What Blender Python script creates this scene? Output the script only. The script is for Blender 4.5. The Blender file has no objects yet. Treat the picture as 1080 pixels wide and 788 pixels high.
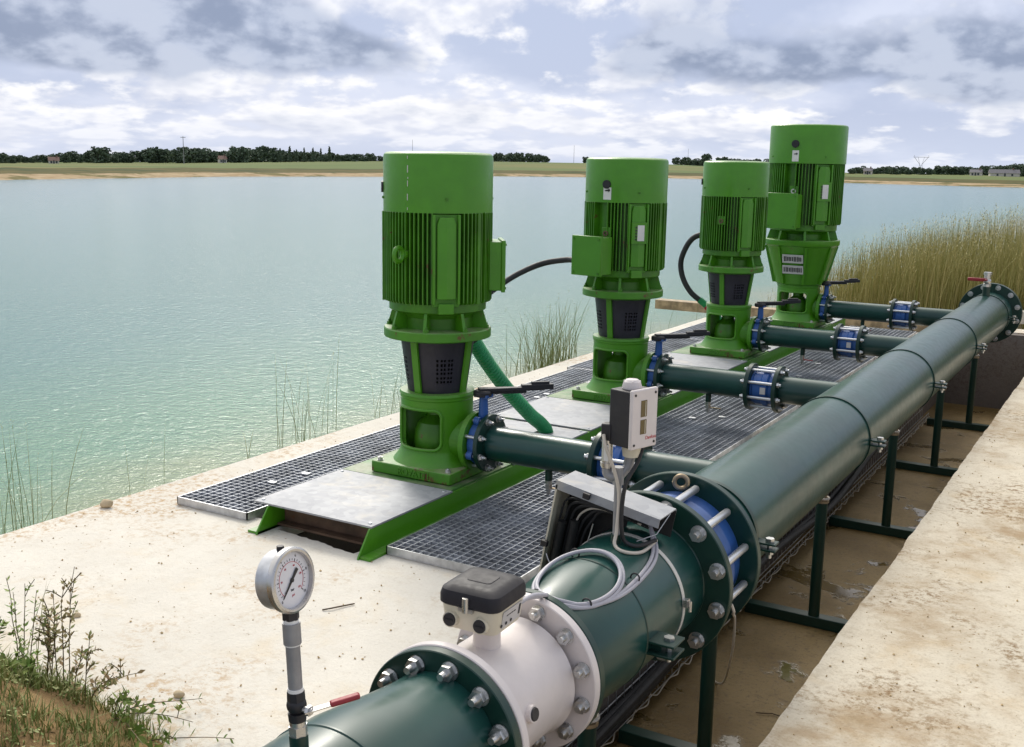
import bpy, bmesh, math, random
from mathutils import Vector, Matrix, noise
rnd = random.Random(7)
S = bpy.context.scene
COL = S.collection
R = math.radians
PI = math.pi

# ------------------------------------------------------------------ geometry helpers
class MB:
    """collects shapes and links them as one mesh object"""
    def __init__(s):
        s.v = []; s.f = []; s.c = []
    def add(s, vs, fs, M=None):
        o = len(s.v)
        s.v += [tuple(M @ Vector(v)) if M else tuple(v) for v in vs]
        s.f += [tuple(o + i for i in f) for f in fs]
        return s
    def box(s, c, d, M=None, rz=0, rx=0, ry=0):
        x, y, z = d[0]/2, d[1]/2, d[2]/2
        vs = [(-x,-y,-z),(x,-y,-z),(x,y,-z),(-x,y,-z),(-x,-y,z),(x,-y,z),(x,y,z),(-x,y,z)]
        T = Matrix.Translation(c) @ Matrix.Rotation(rz,4,'Z') @ Matrix.Rotation(ry,4,'Y') @ Matrix.Rotation(rx,4,'X')
        if M: T = M @ T
        return s.add(vs, [(0,3,2,1),(4,5,6,7),(0,1,5,4),(1,2,6,5),(2,3,7,6),(3,0,4,7)], T)
    def lathe(s, prof, M=None, n=40, cap0=True, cap1=True):
        """profile [(r,z)] turned about local Z"""
        vs, fs = [], []
        for r, z in prof:
            for i in range(n):
                a = 2*PI*i/n; vs.append((r*math.cos(a), r*math.sin(a), z))
        for k in range(len(prof)-1):
            for i in range(n):
                j = (i+1) % n
                fs.append((k*n+i, k*n+j, (k+1)*n+j, (k+1)*n+i))
        if cap0: fs.append(tuple(range(n-1,-1,-1)))
        if cap1: fs.append(tuple((len(prof)-1)*n+i for i in range(n)))
        return s.add(vs, fs, M)
    def cyl(s, p0, p1, r0, r1=None, n=20):
        r1 = r0 if r1 is None else r1
        p0, p1 = Vector(p0), Vector(p1); d = p1-p0
        M = Matrix.Translation(p0) @ d.to_track_quat('Z','Y').to_matrix().to_4x4()
        return s.lathe([(r0,0),(r1,d.length)], M, n)
    def hexa(s, p0, p1, r):
        return s.cyl(p0, p1, r, r, 6)
    def tube(s, pts, r, n=8, closed=False):
        pts = [Vector(p) for p in pts]; m = len(pts)
        vs, fs = [], []; up = None
        for i, p in enumerate(pts):
            a = pts[(i-1) % m] if (closed or i > 0) else p
            b = pts[(i+1) % m] if (closed or i < m-1) else p
            t = (b-a).normalized()
            if up is None:
                up = Vector((0,0,1)) if abs(t.z) < .9 else Vector((1,0,0))
            sd = t.cross(up)
            if sd.length < 1e-5: sd = t.orthogonal()
            sd.normalize(); up = sd.cross(t).normalized()
            rr = r[i] if isinstance(r,(list,tuple)) else r
            for k in range(n):
                g = 2*PI*k/n; vs.append(p + sd*rr*math.cos(g) + up*rr*math.sin(g))
        for i in range(m if closed else m-1):
            j = (i+1) % m
            for k in range(n):
                l = (k+1) % n; fs.append((i*n+k, j*n+k, j*n+l, i*n+l))
        if not closed:
            fs.append(tuple(range(n))); fs.append(tuple((m-1)*n+k for k in range(n-1,-1,-1)))
        return s.add(vs, fs)
    def prism(s, poly, z0, z1, M=None):
        n = len(poly)
        vs = [(x,y,z0) for x,y in poly] + [(x,y,z1) for x,y in poly]
        fs = [tuple(range(n-1,-1,-1)), tuple(range(n,2*n))] + [(i,(i+1)%n,n+(i+1)%n,n+i) for i in range(n)]
        return s.add(vs, fs, M)
    def ball(s, c, r, n=16, sq=(1,1,1)):
        prof = [(max(1e-4, r*math.sin(PI*k/n)), -r*math.cos(PI*k/n)) for k in range(n+1)]
        return s.lathe(prof, Matrix.Translation(c) @ Matrix.Diagonal((*sq,1)), n*2)
    def torus(s, c, R0, r, M=None, n=28, m=10):
        pts = [(R0*math.cos(2*PI*i/n), R0*math.sin(2*PI*i/n), 0) for i in range(n)]
        T = Matrix.Translation(c) @ (M or Matrix())
        return s.tube([T @ Vector(p) for p in pts], r, m, True)
    def mesh(s, name, angle=32):
        me = bpy.data.meshes.new(name); me.from_pydata(s.v, [], s.f); me.update()
        bm = bmesh.new(); bm.from_mesh(me); bmesh.ops.recalc_face_normals(bm, faces=bm.faces); bm.to_mesh(me); bm.free()
        if angle:
            for p in me.polygons: p.use_smooth = True
            me.set_sharp_from_angle(angle=R(angle))
        return me
    def build(s, name, mat, parent=None, loc=None, angle=32, bevel=0):
        return link(name, s.mesh(name, angle), mat, parent, loc, bevel)

def link(name, me, mat, parent=None, loc=None, bevel=0, rot=None):
    o = bpy.data.objects.new(name, me); COL.objects.link(o)
    if mat is not None and len(me.materials) == 0: me.materials.append(mat)
    if parent: o.parent = parent
    if loc is not None: o.location = loc
    if rot is not None: o.rotation_euler = rot
    if bevel:
        b = o.modifiers.new('bevel','BEVEL'); b.width = bevel; b.segments = 2; b.limit_method = 'ANGLE'; b.angle_limit = R(40)
        b.harden_normals = False
    return o
def tag(o, label=None, cat=None, group=None, kind=None):
    if label: o['label'] = label
    if cat: o['category'] = cat
    if group: o['group'] = group
    if kind: o['kind'] = kind
    return o
def thing(name, label, cat, loc=(0,0,0), rz=0, group=None):
    o = bpy.data.objects.new(name, None); COL.objects.link(o); o.empty_display_size = .1
    o.location = loc; o.rotation_euler = (0,0,rz)
    return tag(o, label, cat, group)
CACHE = {}
def cached(key, fn, name, mat, parent, loc=None, bevel=0, rot=None, angle=32):
    if key not in CACHE: CACHE[key] = fn().mesh(name, angle)
    return link(name, CACHE[key], mat, parent, loc, bevel, rot)
def text_mesh(txt, size, depth=.0005):
    cu = bpy.data.curves.new('lettering','FONT'); cu.body = txt; cu.size = size; cu.extrude = depth
    cu.align_x = 'CENTER'; cu.align_y = 'CENTER'
    o = bpy.data.objects.new('lettering', cu); COL.objects.link(o)
    dg = bpy.context.evaluated_depsgraph_get()
    me = bpy.data.meshes.new_from_object(o.evaluated_get(dg))
    bpy.data.objects.remove(o); bpy.data.curves.remove(cu)
    me.materials.clear()
    return me
def smooth_path(pts, k=8):
    """Catmull-Rom through the points"""
    P = [Vector(p) for p in pts]; out = []
    for i in range(len(P)-1):
        a = P[max(i-1,0)]; b = P[i]; c = P[i+1]; d = P[min(i+2,len(P)-1)]
        for j in range(k):
            t = j/k
            out.append(.5*((2*b)+(c-a)*t+(2*a-5*b+4*c-d)*t*t+(3*b-a-3*c+d)*t**3))
    out.append(P[-1]); return out

# ------------------------------------------------------------------ materials
class NT:
    def __init__(s, m):
        m.use_nodes = True; s.t = m.node_tree; s.t.nodes.clear()
    def n(s, typ, **kw):
        nd = s.t.nodes.new(typ)
        for k, v in kw.items():
            if k.startswith('i_'):
                key = k[2:]; key = int(key) if key.isdigit() else key.replace('_',' ')
                if hasattr(v,'is_output'): s.t.links.new(v, nd.inputs[key])
                else: nd.inputs[key].default_value = v
            else: setattr(nd, k, v)
        return nd
    def link(s, a, b): s.t.links.new(a, b)
    def math(s, op, a, b=0., clamp=False):
        nd = s.t.nodes.new('ShaderNodeMath'); nd.operation = op; nd.use_clamp = clamp
        for i, v in enumerate((a,b)):
            if hasattr(v,'is_output'): s.t.links.new(v, nd.inputs[i])
            else: nd.inputs[i].default_value = v
        return nd.outputs[0]
    def mix(s, f, a, b, blend='MIX'):
        nd = s.t.nodes.new('ShaderNodeMix'); nd.data_type = 'RGBA'; nd.blend_type = blend; nd.clamp_factor = True
        for i, v in ((0,f),(6,a),(7,b)):
            if hasattr(v,'is_output'): s.t.links.new(v, nd.inputs[i])
            else: nd.inputs[i].default_value = v if i == 0 else (*v,1)
        return nd.outputs[2]
    def ramp(s, f, a, b):
        nd = s.t.nodes.new('ShaderNodeMapRange'); nd.interpolation_type = 'SMOOTHSTEP'
        s.t.links.new(f, nd.inputs[0]); nd.inputs[1].default_value = a; nd.inputs[2].default_value = b
        return nd.outputs[0]
    def noise(s, vec, scale, detail=5, rough=.6, dist=0, flat=False):
        nd = s.n('ShaderNodeTexNoise', noise_dimensions='2D' if flat else '3D'); s.t.links.new(vec, nd.inputs['Vector'])
        nd.inputs['Scale'].default_value = scale; nd.inputs['Detail'].default_value = detail
        nd.inputs['Roughness'].default_value = rough; nd.inputs['Distortion'].default_value = dist
        return nd.outputs['Fac']
    def pos(s): return s.n('ShaderNodeNewGeometry').outputs['Position']
    def obj(s): return s.n('ShaderNodeTexCoord').outputs['Object']
    def bump(s, h, strength=.3, dist=.01):
        nd = s.n('ShaderNodeBump'); nd.inputs['Strength'].default_value = strength; nd.inputs['Distance'].default_value = dist
        s.t.links.new(h, nd.inputs['Height']); return nd.outputs[0]
    def out(s, col, rough=.5, metal=0., bump=None, spec=.5, coat=0., **kw):
        p = s.n('ShaderNodeBsdfPrincipled')
        for key, v in (('Base Color',col),('Roughness',rough),('Metallic',metal),('Specular IOR Level',spec),('Coat Weight',coat)):
            if hasattr(v,'is_output'): s.t.links.new(v, p.inputs[key])
            else: p.inputs[key].default_value = (*v,1) if key == 'Base Color' else v
        p.inputs['Coat Roughness'].default_value = .12
        if bump is not None: s.t.links.new(bump, p.inputs['Normal'])
        for k, v in kw.items(): p.inputs[k.replace('_',' ')].default_value = v
        o = s.n('ShaderNodeOutputMaterial'); s.t.links.new(p.outputs[0], o.inputs[0]); return p
def new(name): m = bpy.data.materials.new(name); return m, NT(m)

def paint(name, col, rough=.35, var=.25, rust=0., dust=0., bump=.06, metal=0., scale=6, coat=0., rvar=.12, spec=.5):
    m, t = new(name); p = t.obj()
    n1 = t.noise(p, scale, 4); n2 = t.noise(p, scale*9, 3)
    c = t.mix(t.ramp(n1,.3,.7), [x*(1-var) for x in col], [min(1,x*(1+var)) for x in col])
    if rust:
        r = t.ramp(t.noise(p, 11, 7, .75), .72-rust*.2, .76-rust*.2)
        c = t.mix(t.math('MULTIPLY',r,.9), c, (.13,.05,.02))
    if dust:
        nz = t.n('ShaderNodeSeparateXYZ', i_0=t.n('ShaderNodeNewGeometry').outputs['Normal']).outputs[2]
        d = t.math('MULTIPLY', t.ramp(nz,.5,1.), t.ramp(t.noise(p,7,5),.3,.75))
        d = t.math('MULTIPLY', d, dust); c = t.mix(d, c, (.42,.37,.28))
    ro = t.math('ADD', t.math('MULTIPLY', t.ramp(n2,.3,.7), rvar), rough-rvar/2)
    t.out(c, ro, metal, t.bump(t.noise(p, 60, 3), bump, .004), coat=coat, spec=spec); return m

M = {}
M['green'] = paint('green_paint', (.068,.262,.008), .36, .07, .3, .4)
M['green_worn'] = paint('worn_green_paint', (.066,.245,.012), .42, .16, .75, .65)
M['green_fin'] = paint('green_fin_paint', (.054,.205,.007), .42, .25, .5)
M['deck_green'] = paint('deck_green_paint', (.05,.17,.03), .5, .3, .35, .55)
M['pipe'] = paint('dark_green_pipe_paint', (.008,.054,.045), .31, .18, 0, 0, 0., scale=2.5, coat=.12, rvar=.06, spec=.45)
M['pipe_dull'] = paint('dark_green_flange_paint', (.006,.036,.026), .34, .12, 0, .02, .0, rvar=.06)
M['blue'] = paint('blue_paint', (.026,.10,.33), .42, .2, .3, .15)
M['white'] = paint('white_meter_paint', (.68,.62,.60), .34, .05, 0, .06, .03)
M['cream'] = paint('cream_plastic', (.66,.60,.47), .45, .05)
M['black'] = paint('black_plastic', (.018,.017,.021), .5, .3, 0, .05)
M['lid'] = paint('dark_grey_plastic', (.024,.022,.027), .55, .2, 0, .03, spec=.3)
M['guard'] = paint('black_guard_sheet', (.022,.02,.03), .5, .25, 0, .05)
M['rubber'] = paint('black_rubber', (.02,.02,.022), .6, .3)
M['galv'] = paint('galvanised_steel', (.55,.56,.58), .42, .22, 0, 0, .04, metal=.75, scale=14)
M['grate'] = paint('weathered_grating_steel', (.42,.44,.48), .55, .3, 0, 0, .0, metal=.5, scale=5)
M['zinc'] = paint('zinc_bolt', (.58,.58,.57), .30, .15, 0, 0, .0, metal=.9, scale=40, rvar=.05)
M['rod'] = paint('bright_zinc_rod', (.70,.71,.73), .30, .06, 0, 0, .0, metal=.8, rvar=.03)
M['steel'] = paint('stainless_steel', (.56,.55,.54), .3, .1, 0, 0, .03, metal=.9)
M['grey_pipe'] = paint('grey_galvanised_tube', (.30,.30,.31), .5, .2, 0, .05, .1, metal=.3)
M['tape'] = paint('white_thread_tape', (.8,.79,.77), .7, .05)
M['red'] = paint('red_vinyl', (.30,.022,.03), .45, .2)
M['cable_grey'] = paint('grey_cable_sheath', (.42,.41,.45), .5, .06)
M['cable_white'] = paint('beige_cable_sheath', (.58,.52,.44), .5, .06)
M['hose'] = paint('green_conduit', (.02,.28,.10), .42, .2, 0, .05)
M['rustbrown'] = paint('rusty_brown_steel', (.11,.065,.04), .7, .4, .5)
M['dark'] = paint('dark_inside', (.012,.012,.012), .7, .3)
M['dial'] = paint('dial_face', (.74,.73,.76), .4, .02)
M['ink'] = paint('black_ink', (.02,.02,.02), .5, .1)
M['redink'] = paint('red_ink', (.5,.04,.06), .5, .1)
M['label'] = paint('white_label', (.75,.74,.72), .45, .06)
M['plategrey'] = paint('grey_nameplate', (.55,.53,.52), .45, .1)
M['glassbrown'] = paint('brown_scale_window', (.12,.085,.03), .15, .3)
M['brass'] = paint('worn_brass', (.42,.33,.22), .4, .3, 0, 0, .05, metal=.8)
M['wood'] = paint('weathered_timber', (.42,.31,.19), .8, .35, 0, .5, .3, scale=12)
M['timber_pale'] = paint('pale_timber', (.58,.53,.46), .8, .2, 0, .5, .2)
M['ivory_strap'] = paint('ivory_strap', (.62,.60,.55), .4, .08)

def plate_mat():
    m, t = new('galvanised_cover_plate'); p = t.obj()
    v = t.n('ShaderNodeTexVoronoi', i_Vector=p, i_Scale=30.).outputs['Color']
    sp = t.n('ShaderNodeSeparateColor', i_0=v).outputs[0]
    c = t.mix(sp, (.30,.31,.335), (.37,.38,.40))
    st = t.ramp(t.noise(p, 3.2, 6, .7, .6), .5, .68); c = t.mix(t.math('MULTIPLY',st,.55), c, (.50,.46,.39))
    s2 = t.ramp(t.noise(p, 5, 4), .58, .75); c = t.mix(t.math('MULTIPLY',s2,.5), c, (.25,.25,.26))
    ro = t.math('ADD', t.math('MULTIPLY', t.noise(p,4,5), .25), .48)
    t.out(c, ro, .22, t.bump(t.noise(p,3,3),.08,.01)); return m
M['plate'] = plate_mat()

def concrete(name, base, stain, dirt, dirt_amt=.6, speck=.6, dirtscale=2.2, mott=.25, broad=0.):
    m, t = new(name); p = t.pos()
    n1 = t.noise(p, .9, 6, .6); c = t.mix(t.ramp(n1,.32,.68), base, [b*.86 for b in base])
    n2 = t.noise(p, 2.6, 7, .68, .3); c = t.mix(t.math('MULTIPLY',t.ramp(n2,.52,.72),.55), c, stain)
    n3 = t.ramp(t.noise(p, dirtscale*.45, 4), .47, .62); n4 = t.ramp(t.noise(p, 26, 6, .8), .46, .62)
    c = t.mix(t.math('MULTIPLY', t.math('MULTIPLY', n3, n4), dirt_amt), c, dirt)
    if broad:
        c = t.mix(t.math('MULTIPLY', t.math('MULTIPLY', t.ramp(t.noise(p,1.25,5,.6,.4),.46,.66), t.ramp(t.noise(p,7,6,.7),.3,.62)), broad), c, (.30,.19,.085))
    c = t.mix(t.math('MULTIPLY', t.ramp(t.noise(p,13,9,.75),.48,.72), mott), c, [x*.62 for x in stain])
    c = t.mix(t.math('MULTIPLY', t.ramp(t.noise(p,90,4,.7),.5,.75), mott*.8), c, [x*.5 for x in stain])
    v = t.n('ShaderNodeTexVoronoi', i_Vector=p, i_Scale=34., i_Randomness=1.)
    dots = t.math('MULTIPLY', t.math('LESS_THAN', v.outputs['Distance'], .16), t.math('GREATER_THAN', t.n('ShaderNodeSeparateColor', i_0=v.outputs['Color']).outputs[0], 1-speck*.5))
    c = t.mix(t.math('MULTIPLY',dots,t.math('MULTIPLY',t.ramp(t.noise(p,1.7,4),.42,.62),.75)), c, (.26,.17,.09))
    h = t.math('ADD', t.math('MULTIPLY',t.noise(p,55,5,.7),.5), t.noise(p,5,5))
    t.out(c, .88, 0, t.bump(h, .55, .014), spec=.2); return m
M['slab'] = concrete('pale_concrete', (.74,.70,.62), (.68,.58,.43), (.44,.27,.11), .9, .5)
M['pave'] = concrete('sandy_concrete', (.66,.595,.475), (.53,.40,.235), (.19,.11,.045), .95, 1.0, 2.6, .6, .75)
M['wallc'] = concrete('dark_concrete', (.20,.175,.16), (.16,.135,.11), (.10,.075,.05), .5, .3)  # darker grey-brown tone for trench and pit walls

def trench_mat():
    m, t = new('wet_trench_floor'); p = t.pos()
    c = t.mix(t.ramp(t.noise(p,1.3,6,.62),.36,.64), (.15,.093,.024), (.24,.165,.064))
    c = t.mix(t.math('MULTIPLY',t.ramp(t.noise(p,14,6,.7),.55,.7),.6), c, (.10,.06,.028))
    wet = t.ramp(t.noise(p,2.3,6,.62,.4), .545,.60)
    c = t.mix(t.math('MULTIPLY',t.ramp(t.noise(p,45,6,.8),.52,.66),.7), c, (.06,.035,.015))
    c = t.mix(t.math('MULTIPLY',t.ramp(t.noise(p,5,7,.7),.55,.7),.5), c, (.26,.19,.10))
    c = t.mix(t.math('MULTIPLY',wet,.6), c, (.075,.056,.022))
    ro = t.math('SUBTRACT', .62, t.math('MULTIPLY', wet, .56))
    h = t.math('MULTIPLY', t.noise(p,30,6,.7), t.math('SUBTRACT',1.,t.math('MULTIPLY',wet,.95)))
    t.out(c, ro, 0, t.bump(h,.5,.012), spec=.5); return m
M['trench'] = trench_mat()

def earth_mat():
    m, t = new('sandy_earth'); p = t.pos()
    c = t.mix(t.ramp(t.noise(p,3,6,.65),.35,.65), (.46,.31,.15), (.26,.17,.08))
    c = t.mix(t.math('MULTIPLY',t.ramp(t.noise(p,18,6,.75),.52,.66),.8), c, (.42,.28,.13))
    t.out(c, .95, 0, t.bump(t.noise(p,22,7,.75),.9,.03), spec=.15); return m
M['earth'] = earth_mat()
def bank_mat():
    m, t = new('sandy_bank'); p = t.pos()
    c = t.mix(t.ramp(t.noise(p,2,6,.65),.35,.65), (.36,.30,.19), (.24,.21,.12))
    t.out(c, .95, 0, t.bump(t.noise(p,20,6,.75),.8,.03), spec=.15); return m
M['bank'] = bank_mat()
def land_mat(name, a, b, scale, stretch=1., c3=None):
    m, t = new(name); p = t.pos()
    mp = t.n('ShaderNodeMapping', i_Vector=p); mp.inputs['Scale'].default_value = (1,1,stretch)
    q = mp.outputs[0]
    c = t.mix(t.ramp(t.noise(q,scale,6,.65),.36,.64), a, b)
    if c3: c = t.mix(t.ramp(t.noise(q,scale*.43,5),.5,.60), c, c3)
    t.out(c, .95, 0, spec=.1); return m
M['shore'] = land_mat('far_sandy_shore', (.30,.215,.115), (.43,.33,.205), .5, 6, (.15,.13,.05))
M['verge'] = land_mat('rough_grass_verge', (.075,.075,.022), (.125,.105,.035), .25, 1, (.05,.065,.02))
M['field'] = land_mat('crop_field', (.105,.15,.05), (.14,.165,.06), .02, 1, (.175,.17,.065))

def water_mat():
    m, t = new('reservoir_water'); p = t.pos()
    x = t.n('ShaderNodeSeparateXYZ', i_0=p).outputs[0]
    w = t.math('MULTIPLY', t.math('SUBTRACT', t.noise(p,.35,4,.6), .5), 3.)
    d = t.math('SUBTRACT', t.math('MULTIPLY', x, -1.), t.math('ADD', w, 5.2))     # metres from the near bank: milky shallows over sand
    c = t.mix(t.ramp(d, -.3, 1.8), (.20,.225,.095), (.055,.19,.10))
    c = t.mix(t.ramp(d, 1.0, 6.5), c, (.012,.145,.115))
    c = t.mix(t.ramp(d, 8., 60.), c, (.018,.135,.125))
    mp = t.n('ShaderNodeMapping', i_Vector=p); mp.inputs['Scale'].default_value = (1.,1.3,1.); mp.inputs['Rotation'].default_value = (0,0,R(42))
    q = mp.outputs[0]
    h = t.math('ADD', t.math('MULTIPLY', t.noise(q,7.5,4,.6,.5), .8), t.math('MULTIPLY', t.noise(q,21.,3,.6), .45))
    t.out(c, .13, 0, t.bump(h, .6, .03), spec=.42, IOR=1.33); return m
M['water'] = water_mat()

def leaf_mat(name, a, b, rough=.6, trans=.0):
    m, t = new(name)
    at = t.n('ShaderNodeAttribute', attribute_name='tint'); f = at.outputs['Fac']
    c = t.mix(f, a, b)
    t.out(c, rough, 0, spec=.2); return m
M['reed'] = leaf_mat('reed_blade', (.20,.21,.05), (.52,.44,.19))
M['tuft'] = leaf_mat('grass_blade', (.13,.20,.045), (.34,.33,.14))
M['weed'] = leaf_mat('weed_leaf', (.10,.20,.035), (.30,.36,.10))
M['weed_dry'] = leaf_mat('dry_weed_leaf', (.17,.22,.06), (.42,.28,.15))
M['stem'] = paint('weed_stem', (.13,.10,.05), .7, .3)
M['crown'] = leaf_mat('hazed_tree_leaves', (.075,.115,.075), (.15,.19,.125), .7)  # leaf colour lightened and blued to stand in for distance haze
M['crown_light'] = leaf_mat('pale_tree_leaves', (.04,.07,.03), (.085,.12,.05), .7)
M['trunk'] = paint('bark', (.10,.075,.05), .9, .3)
M['housewall'] = paint('far_house_wall', (.62,.58,.52), .8, .1)
M['roof'] = paint('far_house_roof', (.20,.12,.095), .8, .2)
M['roofgrey'] = paint('far_slate_roof', (.2,.19,.2), .8, .2)
M['window'] = paint('far_window', (.05,.06,.07), .2, .1)
M['mast'] = paint('grey_mast', (.25,.25,.26), .6, .1)
M['stone'] = paint('limestone', (.5,.40,.26), .9, .25)
M['grit'] = paint('sandy_grit', (.50,.37,.20), .9, .3)
M['twig'] = paint('dry_twig', (.09,.06,.035), .9, .3)

def ftint(me, vals):
    a = me.attributes.new('tint','FLOAT','FACE')
    for i, v in enumerate(vals): a.data[i].value = v

# ------------------------------------------------------------------ camera (35 mm-equivalent ~38 mm), eye 1.65 m above the slab
cam = bpy.data.cameras.new('camera'); co = bpy.data.objects.new('camera', cam); COL.objects.link(co); S.camera = co
cam.sensor_width = 36; cam.lens = 1153.97/1080*36; cam.clip_start = .05; cam.clip_end = 8000
yaw, pitch, roll = R(30.399), R(10.924), R(1.035)
f = Vector((-math.sin(yaw)*math.cos(pitch), math.cos(yaw)*math.cos(pitch), -math.sin(pitch)))
r = Vector((math.cos(yaw), math.sin(yaw), 0)); u = r.cross(f)
r2 = math.cos(roll)*r + math.sin(roll)*u; u2 = -math.sin(roll)*r + math.cos(roll)*u
co.matrix_world = Matrix(((r2.x,u2.x,-f.x,0),(r2.y,u2.y,-f.y,0),(r2.z,u2.z,-f.z,1.65),(0,0,0,1)))

# ------------------------------------------------------------------ setting
def struct(name, b, mat, angle=0, bevel=0):
    o = b.build(name, mat, angle=angle, bevel=bevel); o['kind'] = 'structure'; return o
def grid_slab(b, xs, ys, z0, z1, holes=()):
    for i in range(len(xs)-1):
        for j in range(len(ys)-1):
            cx, cy = (xs[i]+xs[i+1])/2, (ys[j]+ys[j+1])/2
            if any(h[0] < cx < h[1] and h[2] < cy < h[3] for h in holes): continue
            b.box((cx,cy,(z0+z1)/2), (xs[i+1]-xs[i], ys[j+1]-ys[j], z1-z0))
    return b
def slab_mesh(outline, holes, z0, z1, mat, name):
    """a slab with a ragged outline and clean pit holes, filled and extruded"""
    bm = bmesh.new(); es = []
    for loop in [outline]+holes:
        vs = [bm.verts.new((x,y,z1)) for x,y in loop]
        es += [bm.edges.new((vs[i],vs[(i+1)%len(vs)])) for i in range(len(vs))]
    bmesh.ops.triangle_fill(bm, use_beauty=True, edges=es)
    fs = list(bm.faces)
    g = bmesh.ops.extrude_face_region(bm, geom=fs)
    for v in g['geom']:
        if isinstance(v, bmesh.types.BMVert): v.co.z = z0
    bmesh.ops.recalc_face_normals(bm, faces=bm.faces)
    me = bpy.data.meshes.new(name); bm.to_mesh(me); bm.free()
    return link(name, me, mat)
def ragged(a, b, n, amp, seed):
    rr = random.Random(seed); out = []
    for i in range(n):
        t = i/n; x = a[0]+(b[0]-a[0])*t; y = a[1]+(b[1]-a[1])*t
        L = math.hypot(b[0]-a[0], b[1]-a[1]); nx, ny = -(b[1]-a[1])/L, (b[0]-a[0])/L
        k = amp*(noise.noise(Vector((t*L*2.1, seed*7.1, 0)))*.8 + noise.noise(Vector((t*L*9, seed*3.1, 0)))*.5 + rr.uniform(-.25,.25)) if i else 0
        out.append((x+nx*k, y+ny*k))
    return out
outl = ragged((-4.25,12.7),(-4.25,1.85),200,.010,1)+ragged((-4.25,1.85),(-1.88,1.85),20,.02,2)+[(-1.88,1.85),(-1.88,12.4),(-.84,12.4),(-.84,12.7)]
pit = ragged((-3.30,3.545),(-2.79,3.50),22,.022,3)+[(-2.79,3.62),(-2.1,3.62),(-2.1,11.5),(-3.85,11.5),(-3.85,3.62),(-3.30,3.62)]
o = slab_mesh(outl, [pit], -.35, 0, M['slab'], 'concrete_slab'); o['kind'] = 'structure'
outl2 = ragged((-.84,12.7),(-.84,-1.5),260,.009,5)+[(-.84,-1.5),(6,-1.5),(6,12.7)]
o = slab_mesh(outl2, [], -.95, 0, M['pave'], 'pavement'); o['kind'] = 'structure'
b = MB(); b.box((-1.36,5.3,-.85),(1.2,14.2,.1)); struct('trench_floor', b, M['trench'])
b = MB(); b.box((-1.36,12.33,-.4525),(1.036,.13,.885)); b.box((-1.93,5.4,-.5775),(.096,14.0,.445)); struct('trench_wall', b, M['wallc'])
# pump pit under the gratings
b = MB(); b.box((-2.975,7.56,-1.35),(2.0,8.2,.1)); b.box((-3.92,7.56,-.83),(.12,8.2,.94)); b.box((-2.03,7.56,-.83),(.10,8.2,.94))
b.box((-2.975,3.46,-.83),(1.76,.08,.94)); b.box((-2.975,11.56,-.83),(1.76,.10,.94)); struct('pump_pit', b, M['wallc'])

# near bank dropping into the water, earth in front with the weedy mound, reed bank beyond
def sheet(name, xs, ys, zf, mat, keep=None):
    b = MB(); nx, ny = len(xs), len(ys)
    b.v = [(x,y,zf(x,y)) for y in ys for x in xs]
    b.f = [(j*nx+i, j*nx+i+1, (j+1)*nx+i+1, (j+1)*nx+i) for j in range(ny-1) for i in range(nx-1)]
    return struct(name, b, mat, angle=180)
def lin(a,b,n): return [a+(b-a)*i/(n-1) for i in range(n)]
def nz(x,y,s,seed=0): return noise.noise(Vector((x*s,y*s,seed)))
def bank_z(x,y):
    t = max(0,(-4.22-x)); return -.06 - .42*t - .12*t*t*.5 + .05*nz(x,y,1.7,3)*min(1,t*4)
sheet('bank', lin(-8.5,-4.2,40), lin(-12,14,140), bank_z, M['bank'])
def sstep(a,b,x):
    t = min(1,max(0,(x-a)/(b-a))); return t*t*(3-2*t)
def mound_z(x,y):
    # crest falling to the slab edge line at about y = 2.05
    e = 2.08 + .05*nz(x,0,2.3,1) - max(0,x+2.65)*.16
    h = .30*sstep(0,.55,e-y)*sstep(-1.95,-2.65,x) 
    h *= 1 - .65*sstep(-3.9,-5.0,x)
    return -.05 + .055*sstep(-.02,.06,e-y)*sstep(-2.05,-2.3,x) + h*1. + .04*nz(x,y,3.1,5)*sstep(0,.3,e-y) + .015*nz(x,y,11,6)*sstep(0,.15,e-y) - .6*sstep(-4.4,-6.5,x) - .25*(1-sstep(-2.05,-2.3,x)) 
sheet('earth', lin(-7.5,-1.92,150), lin(-3,2.25,150), mound_z, M['earth'])
def reed_z(x,y):
    return -.12 - 1.0*sstep(-3.6,-5.4,x+.04*(y-13)) - 1.1*sstep(20,26,y) + .06*nz(x,y,.7,8) - .12*sstep(13.2,12.66,y)
sheet('reed_bank', lin(-7,14,70), lin(12.72,28,50), reed_z, M['bank'])
b = MB(); b.add([(-9,-14,-1.3),(20,-14,-1.3),(20,12.6,-1.3),(-9,12.6,-1.3)],[(0,1,2,3)]); struct('subsoil', b, M['bank'])

# far land: sandy shore, rough verge, fields; profile given by azimuth (degrees left of +Y)
shore = [(118,30),(100,44),(86,62),(72,84),(62,96),(55.3,104),(49.6,118),(45,135),(37.2,153.5),(31.5,178),(27,190),(22.6,196.6),(18,190),(13.9,182),(9.5,176),(5.8,173.7),(0,176),(-10,184),(-25,205),(-45,250),(-70,300)]
slope = [(118,-.006),(72,-.006),(55.3,-.0080),(46.7,-.0055),(37.4,-.0013),(31.5,.0003),(22.4,.0006),(18,-.002),(13.5,-.0046),(7.6,-.0037),(5.9,-.0042),(-70,-.004)]
def interp(tab, a):
    for (a0,v0),(a1,v1) in zip(tab, tab[1:]):
        if a1 <= a <= a0: return v0+(v1-v0)*(a0-a)/(a0-a1)
    return tab[0][1] if a > tab[0][0] else tab[-1][1]
AZ = [118-i*.47 for i in range(401)]
def far_pt(a, d, z): return (-math.sin(R(a))*d, math.cos(R(a))*d, z)
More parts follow.
